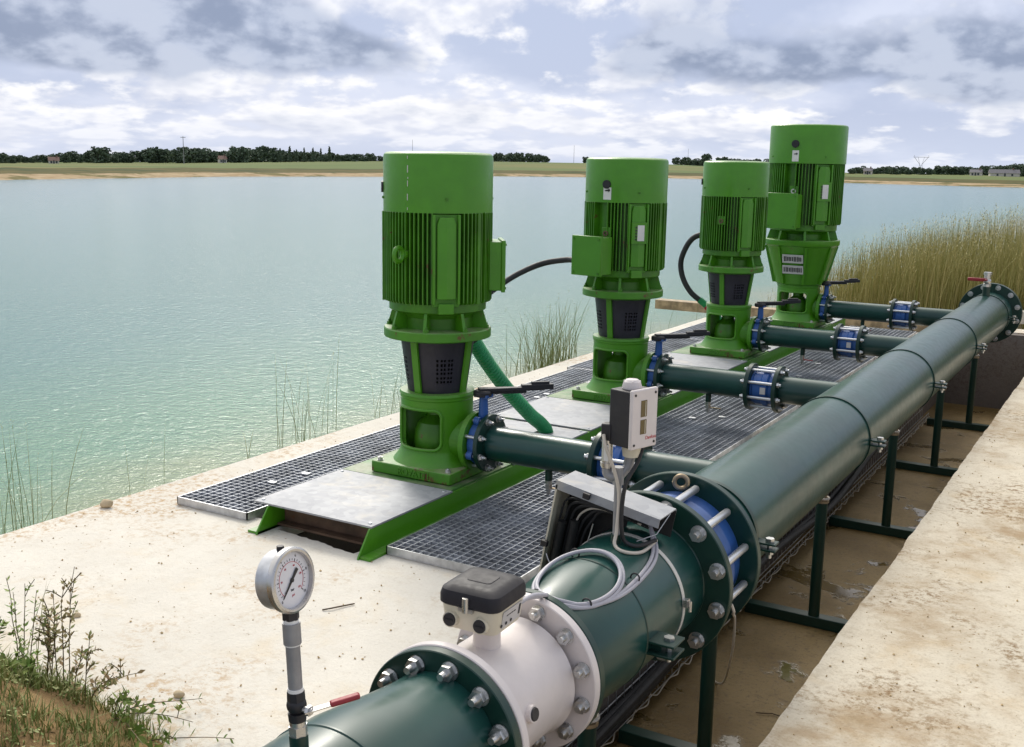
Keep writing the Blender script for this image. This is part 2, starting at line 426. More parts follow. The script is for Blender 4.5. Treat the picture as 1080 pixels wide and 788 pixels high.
def dshore(a): return interp(shore,a)*(1+.012*nz(a*.35,0,1,2)+.005*nz(a*1.7,0,1,4))
TREE_D = 720
def zfar(a): return 1.65 + interp(slope,a)*TREE_D
rings = []
for a in AZ:
    d0 = dshore(a); top = .04+.13*nz(a*.5,0,1,9)+.05*nz(a*2.1,0,1,3)
    ze = zfar(a); zv = 1.65-(1.65-top)*.80*(d0+45)/(d0+10)   # verge climbs away from the beach
    zv = max(zv, -.05) if ze < 0 else zv
    zv = min(zv, .25)
    rings.append([far_pt(a,d0-6,-1.6), far_pt(a,d0,-.60), far_pt(a,d0+1.5+.8*nz(a*1.3,0,1,6),-.46), far_pt(a,d0+6+2*nz(a*1.1,0,1,8),-.22+.6*top), far_pt(a,d0+38,zv), far_pt(a,TREE_D-60,ze), far_pt(a,TREE_D+120,ze+.1), far_pt(a,5200,-40)])
# water surface, ending inside the banks
b = MB(); z = -.6; n = len(AZ)
b.v = [far_pt(a, dshore(a)+1.0, z) for a in AZ]+[(150,-120,z) for a in ()]
poly = b.v+[(9.5,25.2,z),(-4.55,25.2,z),(-4.55,-60,z),(-60,-75,z)]
b = MB(); b.add(poly,[tuple(range(len(poly)))]); 
bm = bmesh.new(); vs_ = [bm.verts.new(p) for p in poly]; ed_ = [bm.edges.new((vs_[i],vs_[(i+1)%len(vs_)])) for i in range(len(vs_))]
bmesh.ops.triangle_fill(bm, use_beauty=True, edges=ed_)
me = bpy.data.meshes.new('water'); bm.to_mesh(me); bm.free()
for p in me.polygons:
    if p.normal.z < 0: p.flip()
o = link('water', me, M['water']); o['kind'] = 'structure'
for k0, k1, nm_, mt in ((0,3,'shore','shore'),(3,4,'verge','verge'),(4,7,'field','field')):
    b = MB(); w = k1-k0+1
    for rg in rings: b.v += rg[k0:k1+1]
    for i in range(len(AZ)-1):
        for k in range(w-1): b.f.append((i*w+k,i*w+k+1,(i+1)*w+k+1,(i+1)*w+k))
    struct(nm_, b, M[mt], angle=180)

# ------------------------------------------------------------------ far trees, houses, masts
def leafy(clumps, n, size, seed, nz_=0.):
    """many leaf-clump faces through the volume of some ellipsoids"""
    rr = random.Random(seed); b = MB(); tints = []
    tot = sum(c[3]*c[4] for c in clumps)
    for (cx,cy,cz,rx,rz) in clumps:
        for _ in range(int(n*rx*rz/tot)):
            while True:
                p = Vector((rr.uniform(-1,1),rr.uniform(-1,1),rr.uniform(-1,1)))
                if .25 < p.length < 1: break
            c = Vector((cx+p.x*rx, cy+p.y*rx, cz+p.z*rz))
            s = size*rr.uniform(.6,1.3)
            q = Vector((rr.gauss(0,1),rr.gauss(0,1),rr.gauss(0,1))).to_track_quat('Z','Y').to_matrix()
            vs = [c+q@Vector((s*math.cos(a)*rr.uniform(.6,1.1), s*math.sin(a)*rr.uniform(.6,1.1), rr.uniform(-.2,.2)*s)) for a in (0,1.26,2.5,3.77,5.03)]
            b.add(vs, [(0,1,2,3,4)]); tints.append(min(1,max(0,rr.gauss(.45,.28))))
    return b, tints
TREES = []
for k in range(5):
    rr = random.Random(40+k); w = rr.uniform(3.2,4.6)
    cl = [(0,0,4.6,w*.78,3.3),(0,0,1.6,w*.9,1.6)]+[(rr.uniform(-1,1)*w*.75, rr.uniform(-1,1)*w*.75, rr.uniform(2.0,7.0), rr.uniform(1.3,2.2), rr.uniform(1.1,1.9)) for _ in range(7)]
    b, ti = leafy(cl, 760, .62, k); me = b.mesh('crown', 0); ftint(me, ti)
    tb = MB(); tb.tube([(0,0,-.5),(.05,0,1.5),(.1,.05,4.0)],[.38,.28,.14],8)
    for a in (0.4,2.4,4.5): tb.tube([(.05,0,1.8),(.9*math.cos(a),.9*math.sin(a),3.1),(1.7*math.cos(a),1.7*math.sin(a),4.4)],[.16,.1,.05],6)
    TREES.append((me, tb.mesh('trunk')))
rr = random.Random(77); cl = []
for k in range(8):
    zc = 1.5+k*1.05; cl.append((0,0,zc,1.7*(1-k/9),.8))
b, ti = leafy(cl, 420, .42, 9); CON = b.mesh('crown',0); ftint(CON, ti)
tb = MB(); tb.tube([(0,0,-.5),(0,0,9.6)],[.25,.05],8); CONT = tb.mesh('trunk')
TREES.append((CON, CONT))
for me, tm in TREES: me.materials.append(M['crown']); tm.materials.append(M['trunk'])
def px_az(px): return 30.399 - math.degrees(math.atan((px-540)/1154))
def tree(px, h, kind, d, label, group, wide=1.):
    a = px_az(px); base = far_pt(a, d, 1.65+interp(slope,a)*TREE_D - .3)
    me, tm = TREES[kind]
    o = thing('conifer' if kind == 5 else 'broadleaf_tree', label, 'tree', base, rnd.uniform(0,6.28), group)
    H = 9.8 if kind == 5 else 8.4; s = h/H
    o.scale = (s*wide, s*wide, s)
    link('crown', me, None, o); link('trunk', tm, None, o)
rr = random.Random(5)
def row(x0, x1, step, h0, h1, label, group, kinds=(0,1,2,3,4), hfun=None, wide=1.):
    x = x0
    while x < x1:
        hh = hfun(x) if hfun else 1
        tree(x, rr.uniform(h0,h1)*hh, rr.choice(kinds), TREE_D+rr.uniform(-30,70), label, group, wide*rr.uniform(.95,1.4)); x += step*rr.uniform(.7,1.3)
L1 = 'far dark broadleaf tree in the continuous treeline left of the nearest pump'
prof = [(0,8),(12,5.5),(30,5),(60,6),(85,8),(110,10),(120,6.5),(140,7.5),(168,11.5),(195,11.8),(225,11),(232,8),(242,9.5),(270,12),(285,11.5),(300,8.5),(340,7.5),(370,6),(405,5.5)]
def hprof(x):
    for (a,v),(c,w) in zip(prof,prof[1:]):
        if a <= x <= c: return v+(w-v)*(x-a)/(c-a)
    return 6
row(-30, 404, 5.2, .72, 1.05, L1, 'trees of the left treeline', hfun=hprof)
for x in (296,306,313,321,330,338,347): tree(x, rr.uniform(8,10.5), 5, TREE_D-25, 'far pointed conifer standing above the left treeline', 'conifers of the left treeline')
row(520, 572, 5, 4, 7, 'far tree of the copse between the first and second pump', 'copse between the first two pumps')
tree(612, 4.5, 1, TREE_D, 'small lone tree on the skyline just left of the second pump', None)
row(706, 738, 5, 3.5, 6.5, 'far tree on the skyline between the second and third pump', 'trees between the second and third pump')
row(752, 812, 5.5, 5, 8, 'far tree on the skyline above the third pump', 'trees above the third pump')
row(888, 1110, 5.2, 3.6, 6.4, 'far tree in the low treeline right of the tallest pump', 'trees of the right treeline', hfun=lambda x: 1.0+.55*sstep(1000,1080,x), wide=1.25)
tree(738, 8.2, 2, TREE_D-20, 'tallest skyline tree just left of the third pump', None)
def house(px, d, w, dep, h, roofmat, label):
    a = px_az(px); z = 1.65+interp(slope,a)*TREE_D
    o = thing('house', label, 'house', far_pt(a,d,z), R(a)+rnd.uniform(-.3,.3))
    MB().box((0,0,h/2),(w,dep,h)).build('wall', M['housewall'], o)
    rb = MB(); y0 = dep/2+.4; x0 = w/2+.3; hh = h+dep*.42
    rb.add([(-x0,-y0,h),(x0,-y0,h),(x0,y0,h),(-x0,y0,h),(-x0,0,hh),(x0,0,hh)],[(0,1,5,4),(2,3,4,5),(1,2,5),(3,0,4),(0,3,2,1)])
    rf = rb.build('roof', roofmat, o, angle=0)
    MB().box((w*.3,0,hh),(.7,.7,1.6)).build('chimney', M['roof'], rf)
    for k in (-1,1): MB().box((k*w*.25,-dep/2-.02,h*.5),(1.0,.06,1.2)).build('window', M['window'], o)
    MB().box((0,-dep/2-.02,1.0),(.9,.06,2.0)).build('door', M['window'], o)
house(61, TREE_D-40, 5.5, 5, 1.6, M['roof'], 'far house with reddish roof, leftmost of the treeline houses')
house(236, TREE_D-30, 4.5, 5, 2.2, M['roof'], 'far house with red gable in the gap of the left treeline')
house(905, TREE_D-50, 4.5, 4, 2.0, M['roofgrey'], 'far pale house just right of the tallest pump')
house(1017, TREE_D-50, 6, 4, 1.7, M['roofgrey'], 'far white house left of the long white building')
house(1046, TREE_D-55, 15, 5, 1.7, M['roofgrey'], 'far long low white building near the right edge')
def mast(px, h, d, label, name='utility_pole', arm=True, r=.28):
    a = px_az(px); z = 1.65+interp(slope,a)*TREE_D
    o = thing(name, label, 'mast' if name != 'utility_pole' else 'pole', far_pt(a,d,z), R(a))
    MB().cyl((0,0,-1),(0,0,h),r,r*.6,8).build('shaft', M['mast'], o)
    if arm: MB().box((0,0,h-.5),(2.4,.25,.25)).build('crossarm', M['mast'], o)
mast(196, 13.5, 560, 'thin wooden utility pole standing in front of the left treeline', r=.22)
mast(433, 17, 900, 'thin mast seen above the nearest pump', 'mast', False, .18)
mast(600, 14, 900, 'thin mast on the skyline left of the second pump', 'mast', False, .16)
mast(718, 13, 900, 'thin mast on the skyline between the second and third pump', 'mast', False, .16)
a = px_az(959); o = thing('pylon', 'small lattice power pylon on the right skyline', 'pylon', far_pt(a,1000,-3), R(a))
b = MB()
for s in (-1,1):
    b.tube([(s*2.2,0,0),(s*.9,0,9)],.16,5); b.tube([(s*.9,0,9),(s*5.5,0,15)],.16,5); b.tube([(s*.9,0,9),(s*2.5,0,15)],.12,5)
    b.tube([(s*2.2,0,0),(-s*1.6,0,4.5)],.1,4); b.tube([(s*1.6,0,4.5),(-s*.9,0,9)],.1,4)
b.build('lattice_tower', M['mast'], o)
b = MB(); b.tube([(-6.2,0,15),(6.2,0,15)],.16,5); b.tube([(-6,0,15),(-5.5,0,16.6)],.12,5); b.tube([(6,0,15),(5.5,0,16.6)],.12,5); b.build('crossarm', M['mast'], o)

# ------------------------------------------------------------------ bolts
def bolt_fn(r=.018, l=.05, back=True):
    def fn():
        b = MB(); b.cyl((0,0,.0),(0,0,.003),r*1.15,None,16); b.hexa((0,0,.003),(0,0,.003+r*.9),r); b.cyl((0,0,.003+r*.9),(0,0,l),r*.5,r*.44,12)
        return b
    return fn
def bolts(parent, axis, c, rc, n, off, out, r=.018, l=.04, name='bolt', skip=()):
    """nuts on a flange face; axis 'X' or 'Y', out = +1/-1 face direction"""
    for k in range(n):
        if k in skip: continue
        a = off+2*PI*k/n
        if axis == 'Y': p = (c[0]+rc*math.cos(a), c[1], c[2]+rc*math.sin(a)); rot = (R(-90*out),0,0)
        else: p = (c[0], c[1]+rc*math.cos(a), c[2]+rc*math.sin(a)); rot = (0,R(90*out),0)
        cached(('bolt',r,l), bolt_fn(r,l), name, M['zinc'], parent, p, rot=rot)
MY = Matrix.Rotation(R(-90),4,'X')       # local Z -> +Y
MX = Matrix.Rotation(R(90),4,'Y')        # local Z -> +X
def ring_prof(ri, ro, t, e=.002):
    return [(ri,0),(ro-e,0),(ro,e),(ro,t-e),(ro-e,t),(ri,t),(ri,0)]
def along(b, prof, axis, c, n=64, cap=True):
    T = Matrix.Translation(c) @ (MY if axis == 'Y' else MX)
    return b.lathe(prof, T, n, cap, cap)

# ------------------------------------------------------------------ pumps
def shell(prof, n, hole, t=.018):
    """turned sheet with window openings, given thickness"""
    b = MB(); m = len(prof); ro = []
    for k,(r_,z_) in enumerate(prof):
        for i in range(n):
            a = 2*PI*i/n; b.v.append((r_*math.cos(a), r_*math.sin(a), z_))
    for k,(r_,z_) in enumerate(prof):
        for i in range(n):
            a = 2*PI*i/n; b.v.append(((r_-t)*math.cos(a), (r_-t)*math.sin(a), z_))
    N = m*n; solid = {}
    for k in range(m-1):
        for i in range(n):
            a = 2*PI*(i+.5)/n; z_ = (prof[k][1]+prof[k+1][1])/2
            solid[k,i] = not hole(a, z_)
    for (k,i), s in solid.items():
        if not s: continue
        j = (i+1)%n; q = (k*n+i,k*n+j,(k+1)*n+j,(k+1)*n+i)
        b.f.append(q); b.f.append(tuple(N+x for x in reversed(q)))
        for (kk,ii),(e0,e1) in (((k-1,i),(q[0],q[1])),((k+1,i),(q[3],q[2])),((k,(i-1)%n),(q[0],q[3])),((k,j),(q[1],q[2]))):
            if not solid.get((kk,ii), False): b.f.append((e0,e1,N+e1,N+e0))
    return b
def adiff(a,b): return (a-b+PI)%(2*PI)-PI
def win(centers, half, z0, z1, R0, cr):
    def h(a, z):
        for c in centers:
            x = abs(adiff(a,c))*R0; y = abs(z-(z0+z1)/2); X = half*R0; Y = (z1-z0)/2
            if x < X and y < Y:
                dx, dy = x-(X-cr), y-(Y-cr)
                if dx > 0 and dy > 0 and dx*dx+dy*dy > cr*cr: continue
                return True
        return False
    return h

def make_pump(loc, label, big=False, box_ang=None, box_side=False, plug_ang=None, sticker=False, nameplate=False, eyebolt='hole', rz=0):
    t = thing('vertical_pump', label, 'pump', loc, rz, 'green vertical pumps on the deck')
    hb = .21 if big else .19
    key = 'B' if big else 'S'
    # --- pump housing
    def foot():
        b = MB(); e = .235
        b.box((0,0,.028),(e*2,e*2,.056)); return b
    ft = cached(key+'foot', foot, 'foot_plate', M['green_worn'], t, bevel=.006)
    for sx in (-1,1):
        for sy in (-1,1): cached('footbolt', bolt_fn(.014,.019), 'bolt', M['zinc'], ft, (sx*.203,sy*.203,.056))
    if 'rov' not in CACHE: CACHE['rov'] = text_mesh('ROVATTI',.045,.003)
    link('lettering', CACHE['rov'], M['green'], ft, (.02,-.2365,.028), rot=(R(90),0,0))
    R0 = .180 if not big else .205
    def house_():
        zs = [.05+.36*k/60 for k in range(61)]; prof = []
        for z in zs:
            rr_ = R0
            if z < .13: rr_ = R0+ (.045)*((.13-z)/.08)**1.6
            if z > .375: rr_ = R0+.004
            prof.append((rr_,z))
        return shell(prof, 144, win([R(-92),R(92)], R(43), .135, .335, R0, .04), .022)
    hs = cached(key+'house', house_, 'pump_housing', M['green'], t)
    def rim():
        b = MB(); h0 = R(43); zc = .235; hz = .10; cr = .04; pts = []
        X = h0*R0; 
        for (qx,qz,a0) in ((X-cr,zc+hz-cr,0),(-X+cr,zc+hz-cr,90),(-X+cr,zc-hz+cr,180),(X-cr,zc-hz+cr,270)):
            for k in range(7):
                a = R(a0+15*k); x = qx+cr*math.cos(a); z = qz+cr*math.sin(a); g = R(-92)+x/R0
                pts.append(((R0+.001)*math.cos(g),(R0+.001)*math.sin(g),z))
        # refine long edges so they follow the curve
        out = []
        for i in range(len(pts)):
            p, q = Vector(pts[i]), Vector(pts[(i+1)%len(pts)]); n = max(1,int((q-p).length/.02))
            for k in range(n):
                v = p.lerp(q,k/n); l = math.hypot(v.x,v.y); v.x *= (R0+.001)/l; v.y *= (R0+.001)/l; out.append(v)
        b.tube(out,.008,8,True); return b
    cached(key+'rim', rim, 'window_rim', M['green'], hs)
    cached(key+'cap', lambda: MB().lathe([(R0-.02,.392),(R0+.006,.392),(R0+.008,.398),(R0+.004,.41),(R0-.02,.412)],None,64), 'top_rim', M['green'], t)
    cached(key+'inner', lambda: MB().lathe([(.10,.056),(.115,.10),(.112,.20),(.095,.245),(.06,.27),(.05,.285),(.05,.39)],None,40), 'gland_body', M['green_fin'], t)
    def disch():
        b = MB(); along(b,[(.115,0),(.105,.045),(.143,.052),(.145,.055),(.145,.082),(.10,.084)],'X',(R0-.055+.0,0,.115+.0),48); return b
    dz = .30-loc[2]
    ds = MB(); x0 = R0-.06
    along(ds,[(.112,0),(.10,.245-x0-.03),(.143,.245-x0-.03),(.145,.245-x0-.027),(.145,.245-x0),(.08,.245-x0)],'X',(x0,0,dz),48)
    fl = ds.build('discharge_flange', M['green'], t)
    # --- coupling section
    zt = .66
    if not big:
        def guard():
            def hole(a,z):
                if not .455 < z < .585: return False
                for c in (R(-45),R(45),R(135),R(-135)):
                    x = adiff(a,c+R(2))*.165
                    if abs(x) < .05:
                        fx = (x+.05)/.0185; fz = (z-.455)/.0217
                        return (fx%1) > .42 and (fz%1) > .42
                return False
            prof = [(.146+(.182-.146)*(k/66)**1., .41+.262*k/66) for k in range(67)]
            return shell(prof, 200, hole, .003)
        cached('guard', guard, 'coupling_guard', M['guard'], t)
        cached('shaft', lambda: MB().cyl((0,0,.38),(0,0,.70),.05,.05,24), 'shaft', M['dark'], t)
        def strut():
            b = MB(); b.add([(.147,-.018,.41),(.147,.018,.41),(.160,.018,.41),(.160,-.018,.41),(.183,-.018,.673),(.183,.018,.673),(.197,.018,.673),(.197,-.018,.673)],[(0,1,2,3),(4,7,6,5),(0,4,5,1),(1,5,6,2),(2,6,7,3),(3,7,4,0)]); return b
        for k in range(4):
            cached('strut', strut, 'lantern_strut', M['green'], t, rot=(0,0,R(-90+90*k+ (-2))))
        def flange():
            return MB().lathe([(.12,.668),(.20,.668),(.232,.676),(.262,.682),(.264,.685),(.264,.722),(.260,.727),(.19,.730)],None,72)
        fm = cached('mflange', flange, 'motor_flange', M['green_worn'], t)
        for k in range(8): cached('flbolt', bolt_fn(.013,.026), 'bolt', M['green_fin'], fm, (.245*math.cos(R(22+45*k)),.245*math.sin(R(22+45*k)),.727))
        ZB, RF, RC, zf0, zf1, zt0 = .727, .267, .222, .855, 1.292, 1.30
        rc, top = .264, 1.566
        s = 1.
    else:
        def lantern():
            return MB().lathe([(.225,.41),(.232,.415),(.335,.77),(.345,.785),(.355,.79),(.358,.795),(.358,.838),(.354,.842),(.26,.846)],None,72)
        ln = cached('lantern', lantern, 'lantern', M['green'], t)
        for k in range(8):
            MB().add([(.225,-.012,.415),(.225,.012,.415),(.258,.012,.415),(.258,-.012,.415),(.335,-.012,.775),(.335,.012,.775),(.352,.012,.775),(.352,-.012,.775)],[(0,1,2,3),(4,7,6,5),(0,4,5,1),(1,5,6,2),(2,6,7,3),(3,7,4,0)]).build('rib', M['green'], ln).rotation_euler = (0,0,R(-112+45*k))
        for zc, nm_ in ((.665,0),(.560,1)):
            a = R(-88); rad = .232+(.335-.232)*(zc-.415)/.355+.006
            p = MB(); p.box((0,0,0),(.20,.006,.085))
            pl = p.build('rating_plate', M['plategrey'], ln, (rad*math.cos(a),rad*math.sin(a)-.004,zc), bevel=.002); pl.rotation_euler = (R(16),0,a+R(90))
            q = MB()
            for k in range(11): q.box((-.08+.016*k+rnd.uniform(-.002,.002),-.0035,0),(.010,.002,.045+rnd.uniform(-.006,.004)))
            q.build('lettering', M['ink'], pl)
        ZB, RF, RC, zf0, zf1, zt0 = .842, .355, .298, .985, 1.565, 1.575
        rc, top = .362, 1.925
    k_ = RF/.272
    # --- motor
    mo = bpy.data.objects.new('motor', None)
    def shieldb():
        return MB().lathe([(RC*.80,ZB),(RC*.80,ZB+.055),(RC*.86,ZB+.075),(RC*1.02,ZB+.085),(RC*1.07,ZB+.092),(RC*1.07,zf0+.004),(RC*.9,zf0+.006)],None,64)
    sh = cached(key+'shield', shieldb, 'end_shield', M['green_fin'], t)
    def gusset():
        b = MB(); r0 = RC*.78; b.prism([(r0,ZB),(RF*.95,ZB),(RF*.93,ZB+.02),(RC*1.0,zf0-.02),(r0,zf0-.02)],-.008*k_,.008*k_, Matrix.Rotation(R(90),4,'X')); return b
    for k in range(8): cached(key+'gus', gusset, 'gusset', M['green'], sh, rot=(0,0,R(-70+45*k)))
    pads = [R(-47)]
    bx = R(box_ang) if box_ang is not None else None
    def body():
        b = MB(); b.lathe([(RC*.95,zf0-.01),(RC,zf0),(RC,zf1),(RC*.95,zf1+.01)],None,64)
        n = 76
        for i in range(n):
            a = 2*PI*i/n
            if any(abs(adiff(a,p)) < R(14.5) for p in pads): continue
            if bx is not None and abs(adiff(a,bx)) < R(8): continue
            hw = .0031*k_; r_out = RF*(1.0 if i % 19 else 1.02)
            Mz = Matrix.Rotation(a,4,'Z')
            z0 = zf0+.004; z1 = zf1
            b.prism([(RC-.01,z0+.0),(r_out-.008,z0),(r_out,z0+.012),(r_out,z1-.006),(r_out-.006,z1),(RC-.01,z1)],-hw,hw, Mz @ Matrix.Rotation(R(90),4,'X'))
        for c in (R(-135),R(-10),R(45+70)):       # broad foot ribs of the casting
            for d in (-1,):
                b.box((RC+.02,0,(zf0+zf1)/2),(.06,.02*k_,zf1-zf0-.01), Matrix.Rotation(c,4,'Z'))
        return b
    bd = body().build('motor_body', M['green_fin'], t)
    pb = MB()
    for c in pads:
        Mz = Matrix.Rotation(c,4,'Z'); zc = (zf0+zf1)/2; hh = zf1-zf0
        pb.box((RC+.012,0,zc-.006),(.035,.128*k_,hh-.004), Mz)
        for sd_ in (-1,1): pb.box((RF-.006,sd_*.060*k_,zc),(.03,.012*k_,hh-.02), Mz)
        # ridged raised plate, bevelled at its upper corners
        r0_, r1_, w_ = RC+.028, RF+.004, .046*k_
        zz_ = (-hh*.42, hh*.38, hh*.45)
        vs_ = []
        for z_, f_ in ((zz_[0],1),(zz_[1],1),(zz_[2],.72)):
            vs_ += [(r0_,-w_*f_,zc+z_),(r1_,-w_*f_,zc+z_),(r1_+.014*k_*f_,0,zc+z_),(r1_,w_*f_,zc+z_),(r0_,w_*f_,zc+z_)]
        fs_ = [(4,3,2,1,0),(10,11,12,13,14)]
        for q_ in (0,5):
            for i_ in range(4): fs_.append((q_+i_,q_+i_+1,q_+i_+6,q_+i_+5))
            fs_.append((q_+4,q_,q_+5,q_+9))
        pb.add(vs_, fs_, Mz)
        pb.box((RC+.02,0,zf0-.012),(.055,.075*k_,.05), Mz)
    pad = pb.build('terminal_pad', M['green'], t, bevel=.003)
    if nameplate:
        Mz = Matrix.Rotation(R(-47),4,'Z'); zc = (zf0+zf1)/2+.03
        b = MB(); b.box((RF+.012,0,zc),(.022,.10*k_,.135*k_), Mz); hb_ = b.build('plate_holder', M['green'], pad)
        b = MB(); b.box((RF+.0235,.010,zc),(.004,.045*k_,.10*k_), Mz); np_ = b.build('nameplate', M['label'], hb_)
        b = MB()
        for k in range(5): b.box((RF+.0235,-.022*k_,zc-.04*k_+.019*k_*k),(.004,.010*k_,.011*k_), Mz)
        b.build('lettering', M['ink'], hb_)
    # fan cover
    def cover():
        return MB().lathe([(rc*.97,zt0-.012),(rc,zt0-.012),(rc,top-.022),(rc-.004,top-.010),(rc-.014,top-.002),(rc-.03,top),(rc*.6,top+.004),(.001,top+.005)],None,96,True,False)
    cv = cached(key+'cover', cover, 'fan_cover', M['green'], t)
    for a in (-47,43,133,223):
        Mz = Matrix.Rotation(R(a),4,'Z'); b = MB(); b.cyl(Mz@Vector((rc-.004,0,zt0+.052)),Mz@Vector((rc+.007,0,zt0+.052)),.008,.006,10); b.build('screw', M['green_fin'], cv)
    if plug_ang is not None:
        Mz = Matrix.Rotation(R(plug_ang),4,'Z'); zc = top-.165*(1. if not big else 1.1)
        b = MB(); b.cyl(Mz@Vector((rc-.01,0,zc)),Mz@Vector((rc+.010,0,zc)),.029*k_,.027*k_,20); b.build('rubber_plug', M['black'], cv)
    if sticker:
        w = .052*k_; hh = .078*k_; zc = zt0+.006+hh/2; n = 6
        b = MB(); b.lathe([(rc+.0012,zc-hh/2),(rc+.0012,zc+hh/2)],None,360,False,False)
        a0 = R(-92); keep = [f_ for f_ in b.f if abs(adiff(2*PI*(f_[0]%360+.5)/360, a0)) < w/2/rc]
        b.f = keep; b2 = MB(); idx = sorted({i for f_ in keep for i in f_}); mp = {i:k for k,i in enumerate(idx)}
        b2.v = [b.v[i] for i in idx]; b2.f = [tuple(mp[i] for i in f_) for f_ in keep]
        st = b2.build('sticker', M['label'], cv)
        b = MB(); Mz = Matrix.Rotation(a0,4,'Z')
        b.prism([(-.016,0),(.010,.006),(.010,.012),(.022,.0),(.010,-.012),(.010,-.006),(-.016,-.006)],0,.0012, Mz@Matrix.Translation((rc+.002,0,zc+.02))@Matrix.Rotation(R(90),4,'Z')@Matrix.Rotation(R(90),4,'X'))
        b.build('arrow_mark', M['ink'], st)
    # eye bolt or its threaded boss
    Mz = Matrix.Rotation(R(-92),4,'Z'); ze = zf0+.245*k_
    if eyebolt == 'ring':
        b = MB(); b.cyl(Mz@Vector((RC-.01,0,ze)),Mz@Vector((RF+.012,0,ze)),.024,.020,16); b.torus(Mz@Vector((RF+.042,0,ze)),.032,.0115,Mz@Matrix.Rotation(R(90),4,'X'))
        b.build('lifting_eye', M['green'], t)
    else:
        b = MB(); b.box((RF-.030,0,ze+.005),(.055,.060*k_,.068*k_),Mz); bs = b.build('lifting_boss', M['green_fin'], t, bevel=.003)
        b = MB(); b.lathe([(.018*k_,0),(.018*k_,.012),(.009*k_,.012),(.008*k_,-.004)],Mz@Matrix.Translation((RF-.006,0,ze))@Matrix.Rotation(R(90),4,'Y'),20,True,True); b.build('thread_hole', M['rustbrown'] if not big else M['plategrey'], bs)
    # terminal box
    if bx is not None:
        RB = RF-.036
        Mz = Matrix.Rotation(bx,4,'Z'); zc = zf0+ (.105 if not box_side else .18)*k_; rr_ = RB+.075
        w, h, dp = (.235*k_,.255*k_,.13)
        q_ = -.085 if box_side else 0.
        b = MB(); b.box((RB+.06+q_*.6,0,zc),(.16+q_,w*.72,h*.7),Mz); b.box((RB+.105+q_*.75,0,zc),(.105+q_*.5,w*.96,h*.94),Mz)
        tb = b.build('terminal_box', M['green'], t, bevel=.005)
        b = MB(); b.box((RB+.166+q_,0,zc),(.02,w,h),Mz); b.build('box_lid', M['green'], tb, bevel=.004)
        for sx in (-1,1):
            for sz in (-1,1):
                b = MB(); b.cyl(Mz@Vector((RB+.172+q_,sx*w*.42,zc+sz*h*.42)),Mz@Vector((RB+.181+q_,sx*w*.42,zc+sz*h*.42)),.007,.007,8); b.build('screw', M['green_fin'], tb)
        if not box_side:
            b = MB(); b.cyl(Mz@Vector((RB+.10,-w*.46,zc-.045)),Mz@Vector((RB+.10,-w*.46-.05,zc-.045)),.03,.022,16); b.build('cable_gland', M['green'], tb)
    return t
PX = -3.025
PY = [4.43, 6.56, 8.69, 10.72]
Z0 = .124
p1 = make_pump((PX-.005,PY[0],Z0), 'nearest green vertical pump, with a ring-shaped lifting eye on its finned motor', box_ang=36, box_side=True, plug_ang=-143, eyebolt='ring')
p2 = make_pump((PX+.01,PY[1],Z0), 'second pump from the front, square terminal box and white nameplate facing the camera', box_ang=-101, plug_ang=-93, sticker=True, nameplate=True)
p3 = make_pump((PX,PY[2],Z0), 'third pump from the front, black curved cable at its left, no terminal box in view', box_ang=125, plug_ang=-158)
p4 = make_pump((PX,PY[3],Z0), 'farthest and tallest green pump, two grey rating plates on its green lantern', big=True, box_ang=-99, plug_ang=-93, sticker=True, nameplate=True)
# pale drip streak down the first fan cover
Mz = Matrix.Rotation(R(-88),4,'Z')
zz = 1.30
while zz < 1.54:
    l = rnd.uniform(.008,.035); MB().box((.2642,rnd.uniform(-.0015,.0015),zz+l/2),(.002,rnd.uniform(.002,.0045),l),Mz).build('dripping', M['plategrey'], p1); zz += l+rnd.uniform(.004,.035)

# ------------------------------------------------------------------ skid deck
sk = thing('pump_skid', 'long green steel skid with galvanised deck plates under the four pumps', 'pump skid', (-3.085,3.45,0))
def local(p, o): return (p[0]-o.location[0], p[1]-o.location[1], p[2]-o.location[2])
XL, XR, Y0, Y1 = -3.415, -2.755, 3.47, 11.55
for x, s in ((-3.322,1),(-2.75,-1)):
    b = MB()
    b.prism([(Y0-.035,.0),(Y0-.03,.012),(Y0+.045,.112),(Y1,.112),(Y1,.0)], -.004,.004, Matrix.Translation((x,0,0))@Matrix(((0,0,1,0),(1,0,0,0),(0,1,0,0),(0,0,0,1))))
    b.box((x+s*.03,(Y0+Y1)/2+.03,.109),(.064,Y1-Y0-.08,.008)); b.box((x+s*.028,(Y0+Y1)/2+.06,.0065),(.066,Y1-Y0-.14,.012))
    b.box((x-s*.027,(Y0+Y1)/2-.015,.006),(.062,Y1-Y0+.02,.011))
    o = b.build('side_beam', M['green'], None, bevel=0); o.parent = sk; o.location = -Vector(sk.location)
def skpart(b, name, mat, bevel=0):
    o = b.build(name, mat, sk, -Vector(sk.location), bevel=bevel); return o
b = MB(); b.box((-3.036,Y0+.15,.058),(.555,.010,.09)); b.box((-3.036,Y0+.125,.018),(.555,.06,.010)); b.box((-3.036,Y0+.125,.098),(.555,.05,.006)); skpart(b,'cross_beam',M['rustbrown'])
for y in (4.17,4.72,6.26,6.86,8.4,9.0,10.4,11.05,11.45):
    b = MB(); b.box((-3.036,y,.056),(.555,.05,.096)); skpart(b,'cross_beam',M['deck_green'])
for y in PY:
    b = MB(); b.box((-3.085,y+.0,.1175),(.655,.56,.009)); skpart(b,'bed_plate',M['deck_green'])
hole = (-2.945,5.43)
spans = [(3.525,4.145),(4.715,5.06),(5.07,5.56),(5.60,6.27),(6.845,7.58),(7.60,8.40),(8.975,9.70),(9.72,10.43),(11.005,11.5)]
